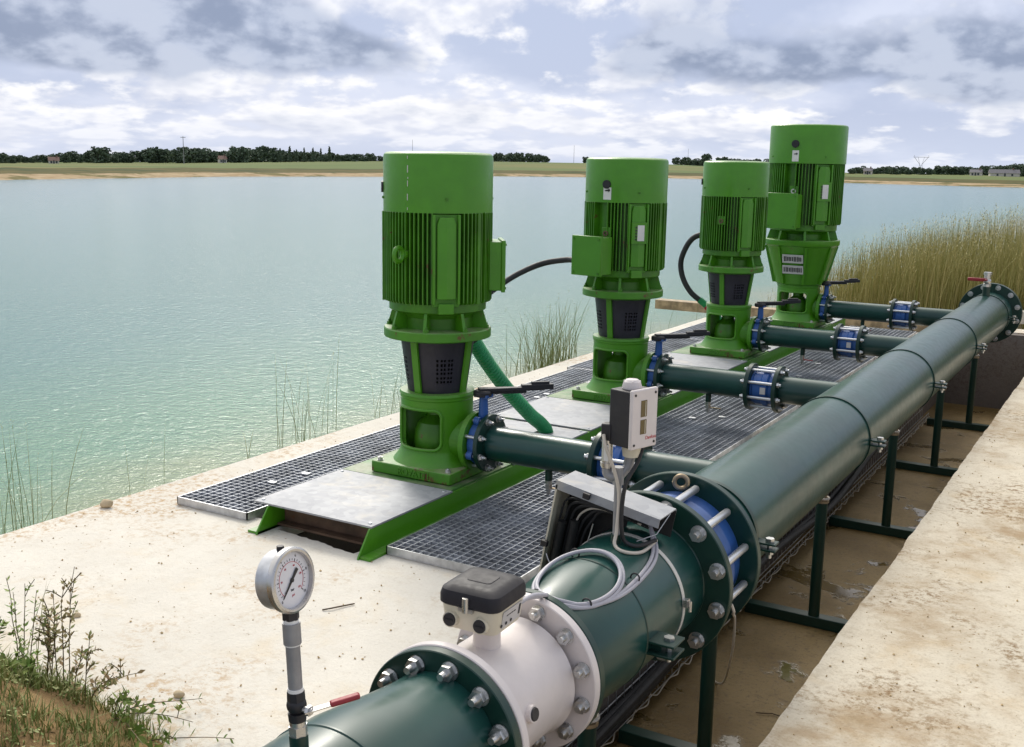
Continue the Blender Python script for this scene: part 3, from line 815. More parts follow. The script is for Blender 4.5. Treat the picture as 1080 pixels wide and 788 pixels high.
for y0,y1 in spans:
    b = MB(); x0, x1 = XL, XR+.010
    if y0 < hole[1] < y1:
        b.box((x0+.21,(y0+y1)/2,.117),(.42,y1-y0,.008)); b.box((x1-.105,(y0+y1)/2,.1172),(.21,y1-y0,.008)) 
        b.box((x0+.435,(y0+hole[1]-.07)/2,.1168),(.05,hole[1]-.07-y0,.008)); b.box((x0+.435,(y1+hole[1]+.05)/2,.1168),(.05,y1-hole[1]-.05,.008))
    else: b.box(((x0+x1)/2,(y0+y1)/2,.118),(x1-x0,y1-y0,.008))
    pl = skpart(b,'cover_plate',M['plate'])
    for sx in (x0+.03,x1-.03):
        for sy in (y0+.03,y1-.03): MB().cyl((sx,sy,.121),(sx,sy,.127),.009,.006,10).build('screw', M['zinc'], pl)

# ------------------------------------------------------------------ gratings
def grating(x0,x1,y0,y1,label):
    w, l = x1-x0, y1-y0
    o = thing('floor_grating', label, 'grating', (x0,y0,.003), 0, 'galvanised floor gratings')
    b = MB(); h = .036
    b.box((w/2,.003,h/2),(w,.006,h)); b.box((w/2,l-.003,h/2),(w,.006,h)); b.box((.003,l/2,h/2),(.006,l,h)); b.box((w-.003,l/2,h/2),(.006,l,h))
    fr = b.build('frame', M['galv'], o, angle=0)
    b = MB(); n = round(l/.040)
    for i in range(1,n): b.box((w/2,i*l/n,h*.5+.001),(w-.012,.0026,h-.004))
    m = round(w/.042)
    for i in range(1,m): b.box((i*w/m,l/2,h*.72),(.0032,l-.012,h*.5))
    b.build('bars', M['grate'], o, angle=0)
    for k in range(2):
        MB().box((0,0,0),(.045,.03,.008)).build('clip', M['galv'], o, (w*rnd.uniform(.3,.75), l*rnd.uniform(.1,.9), h+.004), bevel=.002)
names = ['nearest','second','third','farthest']
ys = [3.55,5.62,7.70,9.70,11.55]
for k in range(4):
    grating(-3.945-.03*k*(k>1),-3.49,ys[k]+.004,ys[k+1]-.004, '%s grating of the strip on the water side of the pumps' % names[k])
    grating(-2.69,-2.03,ys[k]+.004,ys[k+1]-.004, '%s grating of the strip between the pumps and the big pipe' % names[k])

# ------------------------------------------------------------------ branch pipes, butterfly valves, small joints
ZP = .30
XC = -1.35
ordn = ['nearest','second nearest','second farthest','farthest']
def valve(k):
    y = PY[k]; xf = PX+.245+(-.005 if k==0 else .01 if k==1 else 0)
    t = thing('butterfly_valve', 'blue butterfly valve with black lever beside the %s pump' % ordn[k], 'valve', (xf,y,ZP), 0, 'blue butterfly valves with black levers')
    def body():
        b = MB(); along(b, ring_prof(.075,.112,.052,.004),'X',(.002,0,0),48)
        for a in range(4):
            g = R(22.5+90*a); b.cyl((.012,.12*math.cos(g),.12*math.sin(g)),(.042,.12*math.cos(g),.12*math.sin(g)),.022,.022,14)
        b.cyl((.028,0,.10),(.028,0,.225),.026,.021,16); b.box((.028,0,.232),(.075,.06,.014)); b.cyl((.028,0,-.13),(.028,0,-.10),.022,.024,14); return b
    bd = cached('vbody', body, 'valve_body', M['blue'], t)
    for a in range(8):
        g = R(22.5+45*a); 
        cached('stud', lambda: MB().cyl((-.03,0,0),(.105,0,0),.0085,.0085,10), 'stud', M['rod'], t, (0,.122*math.cos(g),.122*math.sin(g)))
    ang = R(44)
    def lever():
        b = MB(); T = Matrix.Translation((.022,0,-.012))@Matrix.Rotation(ang,4,'Z')
        b.lathe([(.040,.240),(.046,.243),(.046,.262),(.038,.270),(.01,.272)],T,24)
        b.prism([(-.02,-.026),(.10,-.020),(.31,-.013),(.31,.013),(.10,.020),(-.02,.026)],.262,.280,T)
        b.box((.275,0,.279),(.16,.034,.026),T); b.box((.29,0,.297),(.09,.024,.016),T); b.box((.12,0,.256),(.2,.012,.016),T); return b
    cached('vlever', lever, 'lever', M['black'], t, bevel=.003)
    return xf+.056
def joint(t_, x0, x1, name='sleeve'):
    pass
for k in range(4):
    y = PY[k]; x0 = valve(k)
    t = thing('branch_pipe', 'dark green branch pipe from the %s pump to the big pipe' % ordn[k], 'pipe', (x0,y,ZP), 0, 'dark green branch pipes')
    J0, J1 = -2.088, -1.942
    b = MB(); along(b, ring_prof(.080,.1425,.024),'X',(0,0,0),56); fl = b.build('flange', M['pipe_dull'], t)
    bolts(fl,'X',(.024,0,0),.122,8,R(22.5),1,.0145,.036)
    b = MB(); along(b,[(.084,0),(.084,J0-x0-.01)],'X',(.02,0,0),48); b.build('pipe', M['pipe'], t)
    b = MB(); along(b,[(.087,0),(.087,.010)],'X',(.024,0,0),40); b.build('weld', M['pipe_dull'], t)
    b = MB(); along(b, ring_prof(.080,.146,.026),'X',(J0-x0-.028,0,0),56); f2 = b.build('flange', M['pipe_dull'], t)
    b = MB(); along(b,[(.084,0),(.084,-1.50-(J1+.022))],'X',(J1+.022-x0,0,0),48); b.build('pipe', M['pipe'], t)
    b = MB(); along(b, ring_prof(.080,.146,.026),'X',(J1+.002-x0,0,0),56); f3 = b.build('flange', M['pipe_dull'], t)
    # drain tap under the pipe
    xd = -2.385-x0
    d = MB().cyl((xd,0,-.075),(xd,0,-.135),.018,.018,14).build('drain_stub', M['pipe_dull'], t)
    b = MB(); b.cyl((xd,0,-.135),(xd,0,-.15),.016,.016,10); b.hexa((xd,0,-.15),(xd,0,-.178),.018); b.cyl((xd,0,-.178),(xd,0,-.205),.011,.010,12)
    tp = b.build('drain_tap', M['steel'], d); MB().box((xd+.045,.0,-.172),(.08,.012,.006)).build('tap_handle', M['brass'] if k < 2 else M['red'], tp)
    j = thing('pipe_joint', 'small blue dismantling joint with silver rods on the %s branch pipe' % ordn[k], 'pipe joint', (J0,y,ZP), 0, 'small blue pipe joints')
    b = MB(); L = J1-J0; along(b,[(.098,.0),(.098,.012),(.106,.02),(.106,L*.45),(.112,L*.5),(.112,L*.72),(.100,L*.8),(.100,L)],'X',(0,0,0),48); b.build('sleeve', M['blue'], j)
    for a in range(8):
        g = R(22.5+45*a)
        rd = cached('jrod', lambda: MB().cyl((-.054,0,0),(.146+.054,0,0),.0095,.0095,12), 'tie_rod', M['rod'], j, (0,.122*math.cos(g),.122*math.sin(g)))
        for x_ in (-.043,.175): cached('jnut', lambda: MB().hexa((0,0,0),(.014,0,0),.0165), 'nut', M['zinc'], rd, (x_,0,0))
    if k in (0,1,2): MB().box((L*.6,-.1135,.0),(.034,.004,.042)).build('tag_plate', M['plategrey'], j)

# ------------------------------------------------------------------ big manifold
mp_ = thing('manifold_pipe', 'big dark green collecting pipe running back to a blank flange', 'pipe', (XC,3.5,ZP))
def mpart(b, name, mat, parent=None, bevel=0, par_loc=None):
    o = b.build(name, mat, parent or mp_, bevel=bevel)
    return o
b = MB(); along(b,[(.2032,.03),(.2032,7.98)],'Y',(0,0,0),96); mpart(b,'pipe',M['pipe'])
b = MB(); along(b, ring_prof(.19,.2875,.034,.003),'Y',(0,0,0),96); ff = mpart(b,'flange',M['pipe_dull'])
bolts(ff,'Y',(0,.036,0),.255,12,R(17),1,.021,.045)
b = MB(); along(b,[(.206,.034),(.212,.036),(.206,.052)],'Y',(0,0,0),96); mpart(b,'weld',M['pipe_dull'],ff)
b = MB(); along(b, ring_prof(.19,.2875,.032,.003),'Y',(0,7.90,0),96); fe = mpart(b,'flange',M['pipe_dull'])
bolts(fe,'Y',(0,7.898,0),.254,12,R(17),-1,.022,.04)
b = MB(); along(b,[(.2875,0),(.2875,.03)],'Y',(0,7.936,0),96); mpart(b,'blank_flange',M['pipe_dull'])
for k in range(4):
    b = MB(); along(b,[(.090,0),(.090,.012)],'X',(-.2105,PY[k]-3.5,0),40); mpart(b,'branch_weld',M['pipe'])
# small valve standing on the far end
ev = thing('end_valve', 'small valve with red handle standing on the far end of the big pipe', 'valve', (XC,11.02,.50))
MB().cyl((0,0,-.002),(0,0,.09),.034,.034,16).build('stub', M['pipe_dull'], ev)
b = MB(); b.cyl((0,0,.09),(0,0,.115),.036,.036,8); b.ball((0,0,.14),.036,10); b.cyl((0,0,.16),(0,0,.215),.03,.03,8); b.cyl((0,0,.2),(0,0,.225),.037,.037,8); b.build('body', M['steel'], ev)
b = MB(); b.box((-.09,-.045,.155),(.15,.03,.03)); b.box((-.02,-.045,.155),(.06,.02,.012)); b.build('handle', M['red'], ev, bevel=.006)

# main dismantling joint
jt = thing('main_pipe_joint', 'large blue dismantling joint with thick silver rods between two dark green flanges', 'pipe joint', (XC,3.245,ZP))
b = MB(); along(b,[(.214,0),(.214,.02),(.226,.03),(.226,.09),(.240,.10),(.240,.15),(.226,.16),(.222,.255)],'Y',(0,0,0),96); b.build('sleeve', M['blue'], jt)
for k in range(12):
    g = R(17+30*k)
    cached('mrod', lambda: MB().lathe([(.006,.012),(.0135,.017),(.0135,.232),(.010,.241),(.001,.244)],MY,16), 'tie_rod', M['rod'], jt, (.255*math.cos(g),0,.255*math.sin(g)))
g = R(88)
b = MB(); b.torus((.262*math.cos(g),.215,.262*math.sin(g)+.008),.023,.008,Matrix.Rotation(R(90),4,'X')@Matrix.Rotation(R(20),4,'Y')); b.build('lifting_eye', M['brass'], jt)

# ------------------------------------------------------------------ reducer between meter and joint
rd = thing('reducer_pipe', 'dark green tapered pipe piece between white meter and blue joint', 'pipe', (XC,2.42,ZP))
b = MB(); along(b,[(.166,.024),(.170,.04),(.186,.12),(.2005,.26),(.2032,.33)],'Y',(0,0,0),96); b.build('taper', M['pipe'], rd)
b = MB(); along(b,[(.2032,.33),(.2032,.80)],'Y',(0,0,0),96); b.build('pipe', M['pipe'], rd)
for y in (.333,.782):
    b = MB(); along(b,[(.203,0),(.2058,.003),(.2058,.008),(.203,.011)],'Y',(0,y,0),96); b.build('weld', M['pipe_dull'], rd)
b = MB(); along(b, ring_prof(.15,.218,.026,.002),'Y',(0,0.0005,0),96); b.build('flange', M['pipe_dull'], rd)
b = MB(); along(b, ring_prof(.19,.2905,.034,.003),'Y',(0,.79,0),96); fn = b.build('flange', M['pipe_dull'], rd)
bolts(fn,'Y',(0,.789,0),.256,12,R(17),-1,.024,.04)

# ------------------------------------------------------------------ flow meter
fm = thing('flow_meter', 'white flanged flow meter with a dark lidded terminal head on top', 'flow meter', (XC,2.015,ZP))
b = MB(); along(b,[(.150,.0),(.166,.03),(.160,.05),(.1575,.07),(.1575,.31),(.160,.335),(.168,.352),(.15,.36)],'Y',(0,0,0),96); b.build('body', M['white'], fm)
b = MB(); along(b, ring_prof(.14,.220,.026,.0025),'Y',(0,.0005,0),96); b.build('flange', M['white'], fm)
b = MB(); along(b, ring_prof(.14,.2175,.030,.0025),'Y',(0,.374,0),96); fr = b.build('flange', M['white'], fm)
bolts(fr,'Y',(0,.373,0),.187,12,R(17),-1,.019,.033)
for a_, z_ in ((11,.14),):
    g = R(a_); p = Vector((.1575*math.cos(g),z_,.1575*math.sin(g))); d = Vector((math.cos(g),0,math.sin(g)))
    b = MB(); b.cyl(p-d*.01,p+d*.012,.024,.022,20); bs = b.build('sensor_boss', M['white'], fm)
    b = MB(); b.cyl(p+d*.012,p+d*.016,.0175,.016,20); b.build('plug', M['black'], bs)
hd = .185
nk = MB().cyl((.0,hd,.14),(.0,hd,.215),.036,.034,24).build('neck', M['white'], fm)
RZ = R(2)
Th = Matrix.Translation((-.012,hd,.215))@Matrix.Rotation(RZ,4,'Z')
def rrect(w, d, c, n=5):
    out = []
    for (sx,sy,a0) in ((1,1,0),(-1,1,90),(-1,-1,180),(1,-1,270)):
        for k in range(n+1):
            a = R(a0+90*k/n); out.append((sx*(w/2-c)+c*math.cos(a), sy*(d/2-c)+c*math.sin(a)))
    return out
b = MB()
secs = [(.142,.142,0),(.150,.150,.012),(.160,.160,.062)]
def loft(b, secs, c, Mx, n=5):
    m = 4*(n+1); vs = []; fs = []
    for w,d,z in secs: vs += [(x,y,z) for x,y in rrect(w,d,c,n)]
    for k in range(len(secs)-1):
        for i in range(m): fs.append((k*m+i,k*m+(i+1)%m,(k+1)*m+(i+1)%m,(k+1)*m+i))
    fs.append(tuple(range(m-1,-1,-1))); fs.append(tuple((len(secs)-1)*m+i for i in range(m)))
    return b.add(vs,fs,Mx)
loft(b,secs,.022,Th); bx_ = b.build('head_box', M['cream'], fm)
b = MB(); loft(b,[(.164,.164,.062),(.172,.172,.066),(.172,.172,.086),(.164,.164,.100),(.140,.140,.110),(.11,.11,.113)],.028,Th); ld = b.build('head_lid', M['lid'], bx_)
b = MB(); loft(b,[(.07,.06,.1125),(.066,.056,.1145)],.01,Th); b.build('lid_panel', M['lid'], ld)
b = MB(); b.cyl(Th@Vector((.0,-.087,.055)),Th@Vector((.0,-.087,.092)),.009,.009,12); b.box((0,-.084,.06),(.04,.012,.01),Th); b.build('lid_screw', M['steel'], ld)
for x_ in (-.045,.040):
    b = MB(); b.cyl(Th@Vector((x_,-.074,.026)),Th@Vector((x_,-.088,.027)),.021,.020,18); gl = b.build('cable_entry', M['cream'], bx_)
    b = MB(); b.cyl(Th@Vector((x_,-.087,.027)),Th@Vector((x_,-.092,.027)),.0175,.016,18); b.box((x_,-.092,.027),(.022,.004,.004),Th); b.build('blind_plug', M['black'], gl)
b = MB(); b.box((.0775,0.005,.032),(.002,.095,.045),Th, ry=R(10)); dl = b.build('data_label', M['plategrey'], bx_)
b = MB()
for k in range(3): b.lathe([(.0045,0),(.0045,.001)],Th@Matrix.Translation((.0775,-.045+.024*k,.020))@Matrix.Rotation(R(100),4,'Y'),12)
for k in range(4): b.box((.0795,.012*k-.018,.040),(.002,.009,.003),Th,ry=R(10))
b.box((.0795,.043,.036),(.002,.007,.028),Th,ry=R(10)); b.build('lettering', M['ink'], dl)

# ------------------------------------------------------------------ front pipe with pressure gauge
ip = thing('inlet_pipe', 'dark green pipe end nearest the camera, flanged to the white meter', 'pipe', (XC,0,ZP))
b = MB(); along(b,[(.2032,-2.2),(.2032,1.60)],'Y',(0,0,0),96); b.build('pipe', M['pipe'], ip)
b = MB(); along(b,[(.2032,1.60),(.200,1.68),(.180,1.83),(.168,1.93),(.166,1.985)],'Y',(0,0,0),96); b.build('taper', M['pipe'], ip)
b = MB(); along(b,[(.203,0),(.206,.003),(.206,.008),(.203,.011)],'Y',(0,1.595,0),96); b.build('weld', M['pipe'], ip)
b = MB(); along(b, ring_prof(.15,.2175,.028,.0025),'Y',(0,1.986,0),96); fi = b.build('flange', M['pipe_dull'], ip)
bolts(fi,'Y',(0,1.985,0),.183,12,R(20),-1,.0205,.042)

pg = thing('pressure_gauge', 'round dial pressure gauge on a grey tube in front of the concrete slab', 'gauge', (XC,1.50,ZP+.2))
pg.scale = (.86,.86,.86); pg.rotation_euler = (R(1.2),R(-2.0),0)
MB().cyl((0,0,-.006),(0,0,.045),.022,.022,20).build('socket', M['pipe_dull'], pg)
b = MB(); b.hexa((0,0,.045),(0,0,.068),.022); b.cyl((0,0,.068),(0,0,.085),.019,.019,16); b.build('nipple', M['steel'], pg)
b = MB(); b.cyl((0,0,.080),(0,0,.100),.0200,.0212,16); b.ball((0,0,.118),.0232,10); b.cyl((0,0,.13),(0,0,.152),.0208,.0200,8); vb = b.build('valve_body', M['black'], pg)
b = MB(); b.cyl((.012,0,.112),(.045,0,.112),.0075,.0075,10); b.hexa((.033,0,.112),(.041,0,.112),.0125); b.build('stem_nut', M['steel'], vb)
Hm = Matrix.Translation((.040,0,.113))@Matrix.Rotation(R(47),4,'Z')@Matrix.Rotation(R(-9),4,'Y')
b = MB(); b.box((.020,0,0),(.066,.018,.003),Hm); hn = b.build('handle', M['steel'], vb)
b = MB(); b.box((.080,0,.001),(.070,.021,.012),Hm); b.build('handle_grip', M['red'], hn, bevel=.005)
b = MB(); b.cyl((0,0,.150),(0,0,.160),.0185,.0185,16); b.build('thread_tape', M['tape'], pg)
b = MB(); b.cyl((0,0,.158),(0,0,.282),.0165,.0165,20); tu = b.build('tube', M['grey_pipe'], pg)
b = MB(); b.cyl((0,0,.268),(0,0,.318),.0205,.0205,20); b.build('coupling', M['grey_pipe'], tu)
MB().cyl((0,0,.264),(0,0,.2685),.0185,.0185,16).build('thread_tape', M['tape'], pg); MB().cyl((0,0,.317),(0,0,.328),.0175,.017,16).build('thread_tape', M['tape'], pg)
b = MB(); b.hexa((0,0,.326),(0,0,.352),.0195); b.build('stem', M['black'], pg)
Gd = Matrix.Translation((.005,0,.4185))@Matrix.Rotation(R(3),4,'Z')@Matrix.Rotation(R(84),4,'Y')       # local Z = dial normal
b = MB(); b.lathe([(.060,-.046),(.066,-.043),(.067,-.035),(.067,.0),(.069,.002)],Gd,64); cs = b.build('case', M['galv'], pg)
b = MB(); b.lathe([(.069,-.006),(.0735,-.004),(.0745,.003),(.0735,.010),(.069,.013),(.064,.0125),(.062,.006),(.062,.002)],Gd,64,False,False); b.build('bezel', M['steel'], pg)
b = MB(); b.lathe([(.0635,.000),(.0635,.003)],Gd,64); fc = b.build('dial', M['dial'], pg)
T0 = Gd@Matrix.Rotation(R(90),4,'Z')      # local +Y up on the dial, +X to the viewer's right
tk = MB(); tk2 = MB()
for k in range(26):
    a = R(225-270*k/25); big_ = k % 5 == 0; r0_, r1_ = (.041 if big_ else .0435), .048
    b_ = tk; m_ = T0@Matrix.Rotation(a,4,'Z'); b_.box(((r0_+r1_)/2,0,.0034),(r1_-r0_,.0016 if big_ else .0008,.0008),m_)
for k in range(49):
    a0_, a1_ = R(225-270*k/49), R(225-270*(k+1)/49); am = (a0_+a1_)/2
    tk2.box((.0405,0,.0034),(.0008,.0405*abs(a1_-a0_)*1.1,.0008),T0@Matrix.Rotation(am,4,'Z'))
tk.build('scale_marks', M['ink'], fc); tk2.build('scale_ring', M['redink'], fc)
for k in range(6):
    a = R(225-270*k/5)
    for txt, rad, mt, sz in ((str(2*k),.0545,'ink',.0085),(str(k*30),.0325,'redink',.0062)):
        me = text_mesh(txt, sz, .0003); o = link('numeral', me, M[mt], fc); o.matrix_local = T0@Matrix.Translation((rad*math.cos(a),rad*math.sin(a),.0034))
me = text_mesh('bar', .009, .0003); o = link('lettering', me, M['ink'], fc); o.matrix_local = T0@Matrix.Translation((0,-.022,.0034))
me = text_mesh('psi', .008, .0003); o = link('lettering', me, M['redink'], fc); o.matrix_local = T0@Matrix.Translation((0,-.034,.0034))
na = R(222)
b = MB(); b.prism([(.046,-.0012),(.046,.0012),(0,.0028),(-.018,.0035),(-.03,.0042),(-.03,-.0042),(-.018,-.0035),(0,-.0028)],.005,.0062,T0@Matrix.Rotation(na,4,'Z')); b.lathe([(.005,.0045),(.005,.0075)],T0,16); b.build('needle', M['ink'], pg)
b = MB(); b.cyl((-.018,.0,.4845),(-.018,0,.4945),.009,.008,10); b.build('filler_plug', M['black'], pg)

# ------------------------------------------------------------------ pressure switch stand on the reducer
ps = thing('pressure_switch', 'black and white pressure switch box on a grey tube above the big pipe', 'pressure switch', (XC+.005,2.945,ZP+.245))
MB().cyl((0,0,-.053),(0,0,-.015),.017,.017,14).build('socket', M['pipe_dull'], ps)
b = MB(); b.cyl((0,0,-.02),(0,0,.155),.0115,.0115,14); b.cyl((0,0,.145),(0,0,.20),.017,.017,14); b.cyl((0,0,.165),(.022,.02,.20),.014,.014,12); b.cyl((.022,.02,.19),(.03,.03,.27),.015,.017,14); tu = b.build('tube', M['grey_pipe'], ps)
b = MB(); b.tube(smooth_path([(0,0,.168),(-.022,-.006,.168),(-.034,-.008,.178),(-.036,-.009,.20)],6),.0155,12); b.build('elbow', M['grey_pipe'], tu)
b = MB(); b.cyl((-.036,-.009,.195),(-.036,-.009,.285),.0175,.0165,18); b.cyl((-.036,-.009,.20),(-.036,-.009,.212),.020,.020,18); tr = b.build('transmitter', M['steel'], ps)
MB().box((-.036,-.009,.308),(.032,.034,.052)).build('connector', M['black'], tr, bevel=.004)
MB().box((-.030,-.0285,.245),(.016,.002,.05)).build('data_label', M['label'], tr)
Tb = Matrix.Translation((.032,.018,.27))@Matrix.Rotation(R(-17),4,'Z')
b = MB(); b.cyl(Tb@Vector((0,0,-.035)),Tb@Vector((0,0,.004)),.026,.032,18); b.build('bellows', M['cream'], ps)
b = MB(); b.box((-.006,0,.088),(.082,.108,.172),Tb); bb_ = b.build('switch_box', M['black'], ps, bevel=.004)
b = MB(); b.box((.041,0,.090),(.013,.116,.182),Tb); cv = b.build('front_cover', M['white'], bb_, bevel=.004)
for z_, h_ in ((.122,.050),(.066,.044)):
    b = MB(); b.box((.0475,-.006,z_),(.003,.026,h_),Tb); w_ = b.build('scale_window', M['glassbrown'], cv)
    b = MB(); b.box((.0495,-.006+.006,z_),(.0015,.002,h_*.9),Tb); b.build('scale_bar', M['cream'], w_)
for y_, z_ in ((-.045,.166),(.045,.166),(-.045,.014),(.045,.014)):
    b = MB(); b.cyl(Tb@Vector((.047,y_,z_)),Tb@Vector((.0495,y_,z_)),.004,.004,8); b.build('screw', M['ink'], cv)
me = text_mesh('Danfoss', .015, .0004); o = link('lettering', me, M['redink'], cv); o.matrix_local = Tb@Matrix.Translation((.0479,.030,.030))@Matrix.Rotation(R(90),4,'Z')@Matrix.Rotation(R(90),4,'X')
b = MB(); b.lathe([(.027,.172),(.030,.176),(.030,.182),(.026,.196),(.018,.203),(.001,.205)],Tb@Matrix.Translation((-.003,-.005,0)),24)
kb = b.build('knob', M['white'], bb_)
b = MB()
for k in range(4): b.box((.018,0,.19),(.016,.008,.02),Tb@Matrix.Translation((-.003,-.005,0))@Matrix.Rotation(R(45+90*k),4,'Z'))
b.build('knob_rib', M['white'], kb, bevel=.002)

# cables of the switch and transmitter, and the grey coil lying on the taper
def on_pipe(y, deg, lift=.008):
    s_ = y-2.42
    rad = .2032 if s_ > .33 else .170+(.2032-.170)*sstep(.04,.33,s_)
    rad = max(rad, .17)+lift; a = R(deg)
    return (XC+rad*math.cos(a), y, ZP+rad*math.sin(a))
b = MB()
hx, hy, hz = XC+.012, 2.945, ZP+.245
pts = [(hx+.055,hy+.035,hz+.268),(hx+.05,hy+.01,hz+.22),(hx+.028,hy-.018,hz+.16),(hx+.018,hy-.02,hz+.08),(hx+.02,hy-.02,hz+.01)]+[on_pipe(2.94,80,.014),on_pipe(2.955,70,.012),on_pipe(3.02,63,.03)]
b.tube(smooth_path(pts,8),.0065,10)
o = b.build('switch_cable', M['rubber']); tag(o,'black cable running down the tube from the pressure switch','cable')
pts = [(hx-.046,hy-.032,hz+.302),(hx-.032,hy-.045,hz+.27),(hx-.008,hy-.032,hz+.20),(hx+.006,hy-.02,hz+.12),(hx+.006,hy-.026,hz+.01)]+[on_pipe(2.90,84,.010),on_pipe(2.89,73,.006),on_pipe(2.95,64,.006),on_pipe(3.05,64,.014)]
o = MB().tube(smooth_path(pts,8),.0055,10).build('transmitter_cable', M['cable_white']); tag(o,'beige cable looping from the small transmitter onto the pipe','cable')
cc = thing('signal_cable', 'grey twin cable coiled on top of the dark green taper behind the meter', 'cable', (XC,2.6,ZP+.21))
C0 = Vector(cc.location)
def coil(da, dr, ph):
    pts = [Vector((XC+.062,2.232+da,ZP+.262)), Vector((XC+.05,2.34+da,ZP+.248)), Vector(on_pipe(2.425+da,78-da*100,.055))]
    # one and a half turns centred on y 2.645, 84 deg
    for k in range(0,31):
        a = R(-122+k*13.7)
        yy = 2.648+(.166+dr)*math.sin(a)*1.05; dg = 82-(.150+dr)*math.cos(a)/.21*57.3*.80
        pts.append(Vector(on_pipe(yy,dg,.009+.0035*ph+.00018*k)))
    pts += [Vector(on_pipe(2.55-dr,55,.010)),Vector(on_pipe(2.66-dr,48+da*100,.009)),Vector(on_pipe(2.80,48.5+da*150,.009)),Vector(on_pipe(2.94,54+da*200,.009)),Vector(on_pipe(3.03,64+da*200,.009)),Vector(on_pipe(3.10,78,.03))]
    return smooth_path([p-C0 for p in pts],4)
MB().tube(coil(0,0,0),.0058,10).build('cable_strand', M['cable_grey'], cc)
MB().tube(coil(-.018,-.013,1),.0058,10).build('cable_strand', M['cable_grey'], cc)
for (yy,dg) in ((2.50,98),(2.78,104),(2.56,58),(2.80,50)):
    p = Vector(on_pipe(yy,dg,.010))-C0
    MB().torus(p,.014,.0025,Matrix.Rotation(R(90),4,'X'),14,6).build('cable_tie', M['black'], cc)

# ivory strap round the reducer
st = thing('pipe_strap', 'ivory band strapped round the dark green reducer behind the coiled cable', 'strap', (XC,3.03,ZP))
b = MB(); along(b,[(.204,-.009),(.2062,-.009),(.2062,.009),(.204,.009)],'Y',(0,0,0),96,False); b.build('band', M['ivory_strap'], st)
b = MB(); g = R(6); b.box((.214*math.cos(g),0,.214*math.sin(g)),(.014,.024,.022),ry=-g); b.cyl((.225,-.0,.03),(.225,0,-.004),.005,.005,8); b.build('buckle', M['steel'], st)

# ------------------------------------------------------------------ tilted sheet metal junction box behind the pipe
jb = thing('junction_box', 'tilted open sheet metal junction box with bundled wires, strapped beside the pipe', 'junction box', (-1.575,3.0,.10))
Tj = Matrix.Translation((-1.578,2.985,.655))@Matrix.Rotation(R(10.5),4,'Y')
def jpart(b, name, mat, par=None, bevel=0):
    o = b.build(name, mat, par or jb, None if par else -Vector(jb.location), bevel=bevel); return o
b = MB(); W = .365
b.prism([(0,0),(.13,0),(.135,-.006),(.140,-.024),(.137,-.024),(.132,-.008),(.128,-.004),(0,-.004)],0,W,Tj@Matrix.Translation((0,.0,0))@Matrix(((0,0,1,0),(1,0,0,0),(0,1,0,0),(0,0,0,1))))
b.prism([(0,-.004),(0,-.03),(.003,-.03),(.003,-.004)],.0,W,Tj@Matrix(((0,0,1,0),(1,0,0,0),(0,1,0,0),(0,0,0,1))))
jpart(b,'top_cover',M['plate'])
b = MB(); b.box((.004,.014,-.225),(.006,.028,.42),Tj); b.box((.0,.075,-.225),(.003,.12,.42),Tj); jpart(b,'side_panel',M['cream'])
b = MB(); b.box((.11,.120,-.20),(.22,.003,.38),Tj); b.box((.29,.122,-.05),(.16,.003,.09),Tj); jpart(b,'back_panel',M['dark'])
for x_, z_ in ((.115,-.012),(.004,-.22)):
    b = MB(); b.box((x_,-.006,z_),(.022,.014,.018),Tj); jpart(b,'latch',M['black'])
b = MB(); b.box((.19,.10,-.03),(.30,.012,.008),Tj); b.box((.19,.06,-.035),(.30,.010,.006),Tj); jpart(b,'wire_rail',M['brass'])
for k in range(6):
    x_ = .02+.016*k; b = MB()
    b.tube(smooth_path([Tj@Vector((.26+.01*k,.03+.008*k,-.05-.004*k)),Tj@Vector((.14+.004*k,.03+.007*k,-.045-.005*k)),Tj@Vector((x_+.02,.035+.007*k,-.06-.012*k)),Tj@Vector((x_,.04+.006*k,-.13-.01*k)),Tj@Vector((x_-.004,.04+.006*k,-.28)),Tj@Vector((x_-.006,.04+.006*k,-.42))],6),.0045 if k%3 else .0035,8)
    jpart(b,'wire',M['cable_white'] if k == 3 else M['rubber'])
b = MB(); b.cyl(Tj@Vector((.035,.03,-.14)),Tj@Vector((.035,.03,-.42)),.014,.014,12); b.cyl(Tj@Vector((.07,.05,-.13)),Tj@Vector((.07,.05,-.42)),.016,.016,12); jpart(b,'conduit',M['dark'])
b = MB(); b.tube(smooth_path([Tj@Vector((.02,-.01,-.25)),Tj@Vector((.05,-.02,-.275)),Tj@Vector((.09,-.015,-.27)),Tj@Vector((.14,.0,-.19)),Tj@Vector((.15,.01,-.10))],6),.0022,6); jpart(b,'bail_wire',M['steel'])
b = MB(); b.tube([Tj@Vector((.36,.10,-.01)),Tj@Vector((.345,.06,-.075)),Tj@Vector((.30,.02,-.105))],.002,6); jpart(b,'bail_wire',M['steel'])

